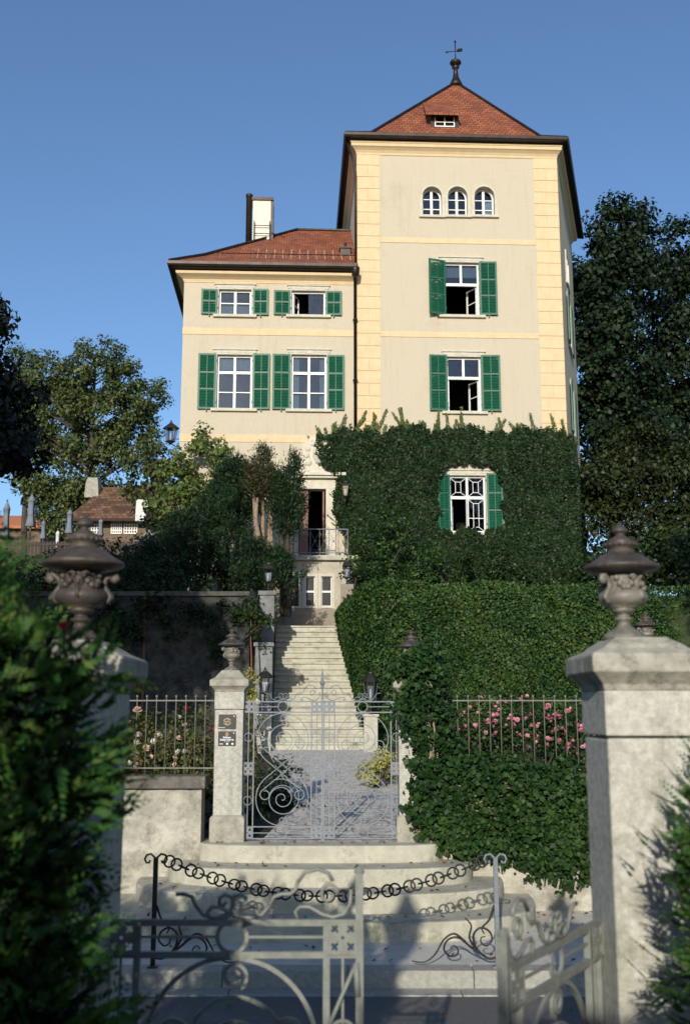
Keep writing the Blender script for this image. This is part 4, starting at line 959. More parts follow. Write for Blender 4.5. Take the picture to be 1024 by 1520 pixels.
# street-side pillars
NPZ = zat(984, 4.3)+.045
nlx, nrx = -.91-.165, 1.0+.165
uz3 = pillar('big lichened stone pillar standing by the open iron gate leaf', nrx, 4.4, .33, .40, -.05, NPZ, 'pillar_near', 'cap_near', .33, over=.05, ph=.055)
sc1 = (zat(775,4.4)-uz3)/.538
build_urn('brown grey lidded urn on the pillar of the open gate leaf', (nrx-.03,4.4,uz3), .65, 'urn_grey', sc1)
uz4 = pillar('shaded stone pillar half hidden by the tall evergreen hedge', nlx, 4.4, .33, .40, -.05, NPZ-.01, 'pillar_near', 'cap_dark', .33, over=.06, ph=.055)
build_urn('dark lidded urn with scrolled handles rising from the tall evergreen hedge', (nlx,4.4,uz4), .05, 'cast_iron', (zat(764,4.4)-uz4)/.538)
build_urn('dark lidded urn standing on a buried pillar amid the hedge', (xat(965,930,13.1),13.3,zat(960,13.3)), .3, 'urn_grey', sc2*.85)
far_p = pillar('far stone pillar buried in greenery beyond the pink roses', xat(965,930,13.1), 13.3, .3, .3, GB, zat(960,13.3)-.10, 'pillar', 'cap_dark', .3)
# two black signs
pf = 13.1-PW/2
def text_mesh(body, size, ext=.0008, bold=0.0):
    cu = bpy.data.curves.new('lettering', 'FONT'); cu.body = body; cu.size = size; cu.extrude = ext; cu.align_x = 'CENTER'; cu.offset = bold
    o = bpy.data.objects.new('lettering_curve', cu); COL.objects.link(o)
    dg = bpy.context.evaluated_depsgraph_get(); me = bpy.data.meshes.new_from_object(o.evaluated_get(dg)); 
    bpy.data.objects.remove(o); bpy.data.curves.remove(cu); me.materials.clear(); return me
def sign(label, y0, y1, two):
    cxs = xat(337.5,1080,pf); W = .205; z1, z0 = zat(y0,pf), zat(y1,pf); H = z1-z0
    s = thing('wall_sign', label, 'sign', (cxs, pf-.006, z0), 0)
    mb = MB(); mb.box(-W/2,W/2,-.006,.005,0,H); obj('plate', mb, M['plaque'], s, bevel=.002)
    ez, er = (H*.5,.042) if not two else (H*.80,.020)
    mb = MB(); hx = [(er*math.sin(math.radians(60*k)), ez+er*math.cos(math.radians(60*k))) for k in range(6)]
    # hexagon drawn as an S: upper loop open at the lower side, lower loop open at the upper side
    up = [(hx[1][0],hx[1][1]-er*.18),hx[1],hx[0],hx[5],(hx[5][0],ez+er*.12),(hx[2][0]*.95,ez-er*.12),hx[2],hx[3],hx[4],(hx[4][0],hx[4][1]+er*.18)]
    t_ = .0045 if not two else .003
    def stroke(pts):
        for p, q in zip(pts, pts[1:]): mb.flat([(p[0],-.008,p[1]),(q[0],-.008,q[1])], t_*1.6, .003)
    stroke(up)
    stroke([(hx[0][0],hx[0][1]-er*.38),(hx[1][0]*.55,ez+er*.35)]); stroke([(hx[3][0],hx[3][1]+er*.38),(hx[4][0]*.55,ez-er*.35)])
    obj('emblem', mb, M['gold'], s)
    def tx(body, x, z, size, bold=0):
        me = text_mesh(body, size, bold=bold); me.materials.append(M['print']); link('lettering', me, s, (x,-.0068,z), (math.pi/2,0,0))
    mb = MB(); 
    for k in range(3): a = math.pi/2*k; mb.ball((W*.39+.004*math.cos(a*1.3), -.007, H*.88+.004*math.sin(a*1.3)), .0045, 6, 4, (1,.3,1))
    obj('mark', mb, M['print'], s)
    if not two: tx('Restaurant', -W*.30, H*.07, .017, .0004)
    else:
        tx('Schloss', 0, H*.52, .031, .0012); tx('Schauenstein', 0, H*.36, .031, .0012); tx('Fürstenau', 0, H*.255, .014)
        tx('2023', -W*.32, H*.09, .021, .0006)
        for x in (.02,.32):
            mb = MB(); mb.ball((W*x,-.0065,H*.13), .013, 12, 6, (1.0,.12,1)); obj('icon', mb, M['print'], s)
    return s
sign('upper black square sign with a golden hexagon emblem', 1060.5, 1082, False)
sign('lower black sign with white lettering and two round icons', 1085.5, 1107, True)

# ------------------------------------------------------------------ wrought-iron gate leaves
def spiral(cx, cz, r0, r1, a0, turns, n=60, pw=1.0):
    return [(cx+(r0+(r1-r0)*(t/n)**pw)*math.cos(a0+2*math.pi*turns*t/n), 0, cz+(r0+(r1-r0)*(t/n)**pw)*math.sin(a0+2*math.pi*turns*t/n)) for t in range(n+1)]
def arc(cx, cz, r, a0, a1, n=24): return [(cx+r*math.cos(a0+(a1-a0)*t/n), 0, cz+r*math.sin(a0+(a1-a0)*t/n)) for t in range(n+1)]
PLATE = []
def plate_mesh():
    """square plate pierced with four petal openings and a centre hole"""
    import bmesh
    s = .0675; n = 26; mb = MB()
    def solid(x, z):
        for q in (1,-1):
            for p in (1,-1):
                u, v = (x*q-.034), (z*p-.034); a_, b_ = (u+v)/1.414, (u-v)/1.414
                if (abs(a_) < .019 and abs(b_) < .0068) or (abs(b_) < .017 and abs(a_-.004) < .0068): return False
        return math.hypot(x,z) > .0075
    n = 40; h = 2*s/n; ok = [[solid(-s+h*(i+.5), -s+h*(j+.5)) for j in range(n)] for i in range(n)]
    y0, y1 = -.003, .003
    for j in range(n):
        i = 0
        while i < n:
            if not ok[i][j]: i += 1; continue
            k = i
            while k < n and ok[k][j]: k += 1
            x0, x1, z0, z1 = -s+h*i, -s+h*k, -s+h*j, -s+h*(j+1)
            mb.add([(x0,y0,z0),(x1,y0,z0),(x1,y0,z1),(x0,y0,z1)],[(0,1,2,3)]); mb.add([(x0,y1,z0),(x1,y1,z0),(x1,y1,z1),(x0,y1,z1)],[(3,2,1,0)])
            if i>0: mb.add([(x0,y0,z0),(x0,y1,z0),(x0,y1,z1),(x0,y0,z1)],[(0,3,2,1)])
            if k<n: mb.add([(x1,y0,z0),(x1,y1,z0),(x1,y1,z1),(x1,y0,z1)],[(0,1,2,3)])
            i = k
    for a, b in ((-s,-s+.006),(s-.006,s)): mb.box(-s,s,-.006,-.0031,a,b); mb.box(a,b,-.0058,-.0032,-s+.006,s-.006)
    return mb
def gate_leaf(label, loc, rz, mat, flip, post, W=.95, t=.0155, spear=False, brace=False, group=None, sc=1.0):
    g = thing('gate_leaf', label, 'gate', loc, rz, group); g.scale = (sc*(-1 if flip else 1), sc, sc) if False else (sc, sc, sc)
    m = M[mat]; fx = -1 if flip else 1
    def put(name, mb, smooth=False):
        if flip: mb.v = [(-p[0],p[1],p[2]) for p in mb.v]; mb.f = [f[::-1] for f in mb.f]
        return obj(name, mb, m, g, smooth=smooth)
    h = t/2; xi, xj = .135, W-.135; Hs = (0,.15,1.56,1.70)
    mb = MB()
    for x in (h, xi, xj): mb.box(x-h, x+h, -h, h, .0, 1.70)
    for z in Hs: 
        for a, b in ((2*h,xi-h),(xi+h,xj-h),(xj+h,W-h)): mb.box(a, b, -h*.9, h*.9, z-h*.9, z+h*.9) if 0<z<1.7 else mb.box(a,b,-h*.9,h*.9,(z if z==0 else z-t*.9),(z+t*.9 if z==0 else z))
    for (a,b) in ((2*h,xi-h),(xj+h,W-h)): 
        for z in (.785,.935): mb.box(a,b,-h*.8,h*.8,z-h*.7,z+h*.7)
    for x in (xi/2, (xj+W)/2): mb.box(x-.005,x+.005,-.005,.005,.15+h,.785-h); mb.box(x-.0052,x+.0052,-.0052,.0052,.935+h,1.56-h)
    r = .095
    for z in (1.63,.075): mb.box(xi+h,(xi+xj)/2-.07,-.005,.005,z-.005,z+.005); mb.box((xi+xj)/2+.07,xj-h,-.005,.005,z-.005,z+.005)
    put('frame', mb)
    mb = MB(); mb.box(W-h, W+h*1.3, -h*1.4, h*1.4, -.02, 1.70+post); mb.box(W-h*1.3,W+h*1.6,-h*1.7,h*1.7,.92,1.0)
    if spear:
        mb.lathe([(.011,0),(.011,.14),(.024,.15),(.016,.17),(.030,.20),(.034,.215),(.022,.235),(.014,.25),(.018,.26),(.012,.33),(.002,.40)], (W+h*.15,0,1.70+post), 10)
    else: mb.lathe([(h*1.5,0),(h*1.6,.01),(h*.9,.02),(.002,.03)], (W+h*.15,0,1.70+post), 8)
    put('meeting_post', mb)
    for x in (xi/2+.002, (xj+W)/2):
        for z in (.075+.004, .86, 1.63):
            pm_ = plate_mesh(); pm_.v = [(p[0]*.93+x, p[1]-h*1.2, p[2]+z) for p in pm_.v]; put('rosette_plate', pm_)
    s = .0053 if t < .02 else .0092; mb = MB(); c = (xi+xj)/2; hw = (xj-xi)/2-.012
    def tb(pts, r=s): mb.flat(pts, r*2, r*1.7)
    for (cz, up) in ((1.56-.012-hw*.93, 1), (.15+.012+hw*.93, -1)):
        Rr = hw*.93
        def P_(pts): return [(p[0], p[1], cz+(p[2]-cz)*up) for p in pts]
        for sgn in (1, -1):
            y = .004*sgn
            a1 = math.radians(231)
            pts = arc(c, cz, Rr, math.pi/2, a1, 30)
            d = (-math.sin(a1), math.cos(a1)); e = pts[-1]; tx = hw*.72
            L = (c+tx-e[0])/d[0]; q = (e[0]+d[0]*L, 0, e[2]+d[1]*L)
            rr = .065; cc = (q[0]-(-d[1])*rr*-1*0 + d[1]*rr*1.0, q[2]-d[0]*rr); a0 = math.atan2(q[2]-cc[1], q[0]-cc[0])
            curl = [(cc[0]+rr*(1-.25*t/22)*math.cos(a0-t*.27), 0, cc[1]+rr*(1-.25*t/22)*math.sin(a0-t*.27)) for t in range(23)]
            pts = P_(pts+[q]+curl)
            if sgn < 0: pts = [(2*c-p[0],p[1],p[2]) for p in pts]
            tb([(p[0], y, p[2]) for p in pts])
        sp = spiral(c, cz, Rr*.76, .012, math.radians(250), 2.6, 80, .85)
        if True: tb([(p[0],0.0,p[2]) for p in P_(sp)], s*.95)
        k = spiral(c+.01, cz+Rr*.80, .058, .014, math.radians(-60), 1.5, 30); tb(P_(k), s*.85)
        tb(P_(arc(c, cz, Rr*.5, math.radians(200), math.radians(330), 16)), s*.8)
    for z in (1.63,.075): tb(arc(c, z, .062, 0, 2*math.pi, 28), s*.9)
    for x in (xi/2, (xj+W)/2):
        for z in (1.25,.466): tb(arc(x, z, .052, 0, 2*math.pi, 22), s*.75)
    put('scrollwork', mb)
    mb = MB(); z = 1.70                                       # scrolls on the top rail
    def S(x0, flipx, k):
        f = lambda p: (x0+(p[0]*k*(-1 if flipx else 1)), 0, z+p[1]*k)
        big = [(-.17,.005),(-.185,.03),(-.165,.055),(-.13,.055),(-.09,.035),(-.04,.012),(.02,.006),(.07,.02),(.105,.06),(.125,.10),(.16,.112),(.20,.112)] + ([] if flipx else [(.225,.13),(.235,.165)])
        mb.tube([f(p) for p in big], s*.95, 6)
        v = [(.0,.008),(-.05,.03),(-.07,.065),(-.06,.10),(-.03,.11),(-.005,.095),(-.004,.07),(-.025,.062),(-.035,.078)]
        mb.tube([f(p) for p in v], s*.9, 6)
        if not flipx: mb.tube([f(p) for p in ((.235,.165),(.27,.21),(.33,.225),(.38,.205),(.40,.17))], s*.9, 6)
    S(c+.06, False, .9); S(c-.06, True, .9)
    v = [(-.17,.0),(-.185,.03),(-.165,.05),(-.12,.05),(-.06,.02),(-.01,.008),(.04,.02),(.07,.06),(.075,.12)]
    mb.tube([(W-.10+p[0]*.9,0,z+p[1]) for p in v], s*.95, 6)
    mb.tube([(W-.10+.9*(-.03+.045*math.cos(t*.5)*(1-t*.045)),0,z+.10+.045*math.sin(t*.5)*(1-t*.045)) for t in range(14)], s*.9, 6)
    put('top_scroll', mb, True)
    if brace:
        mb = MB(); mb.tube([(W-.012,-.02,1.53),(xj-.02,-.02,1.22)], .009, 8); mb.tube([(W-.012,-.02,1.53),(W-.005,-.02,1.40)], .013, 8); put('closer_arm', mb, True)
    return g
gz = GB+.02; gx0, gx1 = xat(360,1150,13.0), xat(596.5,1150,13.0); gw = (gx1-gx0)/2
gsc = (zat(1037,13)-zat(1242,13))/1.70
gate_leaf('closed grey scrollwork gate leaf beside the pillar with black signs', (gx0,13.02,gz), 0, 'iron', False, .02, W=gw/gsc-.004, spear=True, group=None, sc=gsc)
gate_leaf('closed grey scrollwork gate leaf beside the ivy covered pillar', (gx1,13.02,gz), 0, 'iron', True, -.02, W=gw/gsc-.02, sc=gsc)
nz = zat(1366,4.4)-1.70*.93
gate_leaf('pale grey iron gate leaf standing shut next to the evergreen hedge', (-.93,4.42,nz), 0, 'iron_light', False, .185, W=1.058, t=.028, brace=True, sc=.93)
gate_leaf('pale grey iron gate leaf swung open from the lichened pillar', (.985,4.42,nz), math.atan2(.91,.55)+0, 'iron_light', True, .10, W=1.0, t=.028, sc=.93)

# ------------------------------------------------------------------ chain and its two posts
CY_ = 9.9
def chain_post(label, x, side):
    p = thing('chain_post', label, 'post', (x, CY_+.22, .15), 0, 'iron posts carrying the chain'); H = zat(1268,CY_+.2)-.15
    mb = MB(); mb.box(-.02,.02,-.02,.02,0,H-.03); mb.box(-.045,.045,-.045,.045,0,.02); obj('post', mb, M['iron'] if side<0 else M['black_iron'], p, bevel=.003)  # post in shade coloured black, its sunlit twin grey
    mb = MB()
    for s_ in (-1,1):
        v = [(0,H-.09),(s_*.012,H-.03),(s_*.045,H),(s_*.085,H-.01),(s_*.10,H-.045),(s_*.085,H-.075),(s_*.06,H-.075),(s_*.052,H-.055)]
        mb.tube([(a,0,b) for a,b in v], .011, 6)
    obj('scroll_head', mb, M['iron'] if side<0 else M['black_iron'], p, smooth=True)
    mb = MB(); s_ = side
    A = [(.02,.62),(.07,.48),(.14,.40),(.12,.34)]
    B = [(.02,.10),(.10,.10),(.20,.20),(.22,.33),(.15,.40),(.07,.36),(.05,.28),(.10,.22),(.15,.25),(.15,.30),(.11,.31)]
    C_ = [(.20,.18),(.26,.30),(.24,.42),(.30,.50)]
    D = [(.12,.12),(.24,.20),(.36,.30),(.46,.28),(.50,.19),(.45,.12),(.38,.13),(.37,.19),(.41,.22),(.44,.19)]
    E = [(.30,.26),(.40,.34),(.50,.28),(.58,.14),(.68,.06),(.80,.07)]
    for q in (A,B,C_,D,E): 
        pts = []
        for i in range(len(q)-1):
            p0 = q[max(i-1,0)]; p1 = q[i]; p2 = q[i+1]; p3 = q[min(i+2,len(q)-1)]
            for t in (0,.25,.5,.75):
                pts.append(tuple(.5*((2*p1[k])+(-p0[k]+p2[k])*t+(2*p0[k]-5*p1[k]+4*p2[k]-p3[k])*t*t+(-p0[k]+3*p1[k]-3*p2[k]+p3[k])*t**3) for k in (0,1)))
        pts.append(q[-1]); n = len(pts)
        mb.tube([(a*s_*.95,0,b*.85) for a,b in pts], .011, 6, [.012*(1-.55*i/(n-1)) for i in range(n)])
    obj('foot_scroll', mb, M['black_iron'], p, smooth=True); return p, H
xl, xr = xat(229,1350,CY_+.2), xat(737,1350,CY_+.2)
_, CH_ = chain_post('dark chain post standing in the shade of the evergreen hedge', xl, 1)
chain_post('light grey chain post in front of the hanging ivy', xr, -1)
ch = thing('hanging_chain', 'black ring chain slung between two iron posts before the steps', 'chain', (xl+.09, CY_+.22, .15+CH_-.05), 0)
span = xr-xl-.18; zsag = zat(1331,CY_+.2); z0 = .15+CH_-.05; sag = z0-zsag
def torus(R_, r_, sx=1, n=20, m=6):
    rings = [[((R_+r_*math.cos(2*math.pi*j/m))*math.cos(2*math.pi*i/n)*sx, r_*math.sin(2*math.pi*j/m), (R_+r_*math.cos(2*math.pi*j/m))*math.sin(2*math.pi*i/n)) for j in range(m)] for i in range(n)]
    mb = MB(); n_ = n; vs_ = [p for r in rings for p in r]; fs_ = []
    for i in range(n):
        for j in range(m): fs_.append((i*m+j, i*m+(j+1)%m, ((i+1)%n)*m+(j+1)%m, ((i+1)%n)*m+j))
    return mb.add(vs_, fs_)
big = mesh_of('link', torus(.050,.0085), M['black_iron'], True); ov = mesh_of('link', torus(.042,.0085,1.15), M['black_iron'], True)
nl = 44; rdm = random.Random(4); s_acc = 0
for i in range(nl):
    t = (i+.5)/nl; x = span*t; z = -sag*4*t*(1-t); sl_ = math.atan2(-sag*4*(1-2*t)/1.0, span)
    edge = i % 3 == 2
    link('link', ov if edge else big, ch, (x,0,z), (math.radians(80 if edge else rdm.uniform(-28,28)), -sl_, math.radians(rdm.uniform(-14,14))))

# ------------------------------------------------------------------ lanterns
def lantern(label, loc, h, sides=6, stem=.3, r=.16, mat='black_iron', rz=0, group='garden lanterns', bracket=None):
    """h: total height; stem: share of it taken by the foot"""
    l = thing('garden_lantern', label, 'lantern', loc, rz, group); s0 = h*stem; b0 = s0+.02; bh = h*(1-stem)*.56
    mb = MB()
    if stem > 0: mb.lathe([(r*.5,0),(r*.45,.02),(r*.16,.05),(r*.13,s0*.5),(r*.22,s0*.55),(r*.12,s0*.65),(r*.14,s0-.02),(r*.5,s0),(r*.6,b0)], n=10)
    else: mb.lathe([(r*.1,-.08),(r*.3,-.04),(r*.6,.0),(r*.62,b0)], n=sides)
    if bracket: mb.tube([(0,0,-.04),(bracket*.4,.02,-.16),(bracket,.05,-.10),(bracket,.05,.2)], .02, 6); mb.tube([(bracket*.15,0,.1),(bracket,.05,.12)], .015, 6)
    obj('foot', mb, M[mat], l, smooth=True)
    mb = MB(); R0, R1 = r*.62, r
    for k in range(sides):
        a = 2*math.pi*k/sides; mb.tube([(R0*math.cos(a),R0*math.sin(a),b0),(R1*math.cos(a),R1*math.sin(a),b0+bh)], r*.07, 4)
    for rr, z in ((R0,b0),(R1,b0+bh)): mb.tube([(rr*math.cos(2*math.pi*k/sides),rr*math.sin(2*math.pi*k/sides),z) for k in range(sides+1)], r*.08, 4)
    obj('frame', mb, M[mat], l)
    mb = MB(); mb.rings([[(R0*.93*math.cos(2*math.pi*k/sides),R0*.93*math.sin(2*math.pi*k/sides),b0) for k in range(sides)],[(R1*.93*math.cos(2*math.pi*k/sides),R1*.93*math.sin(2*math.pi*k/sides),b0+bh) for k in range(sides)]], False, False)
    obj('glass', mb, M['lamp_glass'], l)
    mb = MB(); mb.lathe([(r*.12,b0),(r*.14,b0+bh*.3),(r*.12,b0+bh*.62),(r*.03,b0+bh*.7)], n=10); obj('bulb', mb, M['print'], l, smooth=True)
    mb = MB(); z = b0+bh; q = h-z
    mb.lathe([(r*1.16,z),(r*1.2,z+q*.08),(r*.85,z+q*.3),(r*.45,z+q*.52),(r*.3,z+q*.58),(r*.28,z+q*.66)], n=sides); mb.lathe([(r*.1,z+q*.66),(r*.2,z+q*.74),(r*.08,z+q*.82),(r*.12,z+q*.88),(r*.01,z+q)], n=8)
    obj('hood', mb, M[mat], l); return l
def post_block(label, cx, cy, w, z0, z1):
    p = thing('lantern_pier', label, 'pier', (cx,cy,z0)); O = (cx,cy,z0)
    mb = MB(); mb.box(cx-w/2,cx+w/2,cy-w/2,cy+w/2,z0-.1,z1-.06); obj('shaft', mb, M['step'], p, off=O, bevel=.01)
    mb = MB(); mb.box(cx-w/2-.03,cx+w/2+.03,cy-w/2-.03,cy+w/2+.03,z1-.058,z1); obj('cap', mb, M['step'], p, off=O, bevel=.01)
LY = 25.6
lz = zat(1060,LY); lx1 = xat(550,1050,LY); lx0 = xat(393,1050,LY)
post_block('short stone pier under a lantern at the sunny foot of the stairs', lx1, LY, .32, 1.4, lz)
post_block('short stone pier under a lantern on the shaded side of the stairs', lx0, LY, .32, 1.4, lz)
lantern('black lantern on the sunny stair pier near the clipped hedge', (lx1,LY,lz), zat(990,LY)-lz, 6, .22, .17)
lantern('dark lantern on the shaded stair pier near the roses', (lx0,LY,zat(1042,LY)-.02), zat(988,LY)-zat(1042,LY), 6, .25, .17)
mb = MB(); mb.box(lx0-.06,lx0+.06,LY-.06,LY+.06,lz,zat(1042,LY)-.018); tag(obj('lantern_block', mb, M['grey_stone'], off=(lx0,LY,lz)), 'small stone block lifting the dark stair lantern', 'block')
lantern('black lantern on the tall grey parapet before the conifers', (xat(398,878,29.7),29.75,pz1), zat(831,29.7)-pz1, 4, .3, .17, rz=math.pi/4)
X_ = xat(515,850,33.4); lantern('black lantern standing in the ivy below the balcony', (X_,33.4,zat(868,33.4)), zat(828,33.4)-zat(868,33.4), 4, .25, .17, rz=math.pi/4)
mb = MB(); mb.box(X_-.2,X_+.2,33.2,33.6,4.7,zat(868,33.4)); tag(obj('lantern_pier', mb, M['plinth'], off=(X_,33.4,4.7)), 'ivy grown stone pier under the lantern below the balcony', 'pier')
p = H2W(HF(511.5,725)[0], -.55, HF(511,742)[1]); lantern('small porch lantern hanging in the ivy beside the manor door', (p.x,p.y,p.z), .62, 4, 0, .15, rz=math.pi/4, bracket=.0001)
p = H2W(HF(253.5,640)[0], .1, HF(253,655)[1]); lantern('large hexagonal lantern on the outer corner of the manor wing', (p.x,p.y,p.z), HF(253,622)[1]-HF(253,655)[1], 6, 0, .24, bracket=.42)

# ------------------------------------------------------------------ low iron fences with roses behind
def fence(label, x0, x1, y, z0, z1, step, skip=0):
    f = thing('iron_fence', label, 'fence', (x0, y, z0-.08), 0)
    n = int(round((x1-x0)/step)); mb = MB()
    mb.box(0,x1-x0,-.009,.009,z1-z0+.08-.015,z1-z0+.08-.0); mb.box(0,x1-x0,-.009,.009,.08,.095)
    obj('rail', mb, M['fence_iron'], f)
    b = MB(); b.lathe([(.0065,0),(.0065,z1-z0+.08),(.0065,z1-z0+.105),(.014,z1-z0+.115),(.017,z1-z0+.125),(.004,z1-z0+.14)], n=8); bm_ = mesh_of('bar', b, M['fence_iron'], True)
    for i in range(n+1): link('bar', bm_, f, (i*(x1-x0)/n, 0, 0))
    return f
fz1, fz0 = zat(1039,13.05), zat(1141,13.05)
fence('slim grey iron fence in front of the white and red roses', xat(100,1100,13.05), lxp-.18, 13.05, fz0, fz1, .12)
fence('slim grey iron fence in front of the pink roses', rxp+.28, 5.2, 13.05, fz0-.02, fz1, .13)

def blossom(mat):
    mb = MB(); rd = random.Random(2)
    for ring_, (n, r, z, up) in enumerate(((6,.045,0,.25),(5,.034,.012,.7),(4,.02,.02,1.2))):
        for k in range(n):
            a = 2*math.pi*(k+.5*ring_)/n; c_, s_ = math.cos(a), math.sin(a)
            def q(rr, w, zz): return (rr*c_-w*s_, rr*s_+w*c_, z+zz)
            mb.add([q(.004,0,-.01),q(r*.6,r*.55,r*up*.5),q(r*1.05,r*.3,r*up),q(r*1.05,-r*.3,r*up),q(r*.6,-r*.55,r*up*.5)], [(0,1,2,3,4)])
    return mesh_of('blossom', mb, M[mat])
def rose_bush(label, base, ells, nclump, per, rc, leaf, seed, cols, nb, size=1.0, mat='rose_leaf', ymin=None):
    b = shrub('rose_bush', label, base, ells, nclump, per, rc, leaf, mat, seed, None, .65, 'rose bush', 8)
    rng = np.random.default_rng(seed+50); ms = [blossom(c) for c in cols]
    for i in range(nb):
        e = ells[rng.integers(len(ells))]; d = rng.normal(0,1,3); d[1] = -abs(d[1])*.9; d[2] = abs(d[2])*.8-.15; d /= np.linalg.norm(d)
        p = [e[k]+d[k]*e[3+k]*rng.uniform(.92,1.12)-base[k] for k in range(3)]
        o = link('blossom', ms[rng.integers(len(ms))], b, p, (rng.uniform(.3,1.2), rng.uniform(-.4,.4), rng.uniform(0,6))); s = size*rng.uniform(.7,1.3); o.scale = (s,s,s)
    return b
rose_bush('white flowering rose bush behind the slim fence near the hedge', (-3.3,13.9,.9), [(-3.2,13.9,1.75,.55,.35,.68),(-2.75,13.8,1.95,.42,.3,.52),(-3.6,13.8,1.9,.4,.3,.5)], 210, 30, .14, .05, 21, ['rose_white','rose_white','rose_white','rose_peach'], 40, 1.0)
rose_bush('red and peach rose bush beside the pillar with black signs', (-2.1,13.85,.9), [(-2.3,13.85,1.8,.36,.3,.66),(-1.9,13.9,1.8,.35,.3,.66),(-2.55,13.7,1.5,.3,.25,.5)], 200, 30, .14, .05, 22, ['rose_red','rose_peach','rose_white'], 26, .85)
rose_bush('pale climbing rose seen through the closed gate', (-1.35,15.5,1.0), [(-1.35,15.5,1.75,.3,.3,.75),(-1.5,16.4,1.9,.35,.35,.8)], 34, 24, .13, .055, 23, ['rose_white','rose_peach'], 7)
rose_bush('bright pink rose bush behind the slim fence by the ivy pillar', (2.35,13.9,1.0), [(1.75,13.9,2.1,.4,.3,.42),(2.25,13.9,2.12,.5,.3,.42),(2.75,13.85,2.0,.35,.3,.42)], 150, 28, .14, .05, 24, ['rose_pink','rose_pink','rose_magenta'], 88, .68, 'shrub')
rose_bush('magenta rose bush behind the slim fence by the lichened pillar', (3.25,13.9,1.0), [(3.15,13.9,1.85,.42,.3,.45),(3.7,13.9,1.75,.5,.3,.5)], 130, 28, .14, .05, 25, ['rose_pink','rose_magenta'], 60, .62, 'shrub')

# ================================================================== PLANTS
def sheet_foliage(rng, n, fn): 
    """fn(rng, n) -> positions and outward normals"""
    return fn(rng, n)
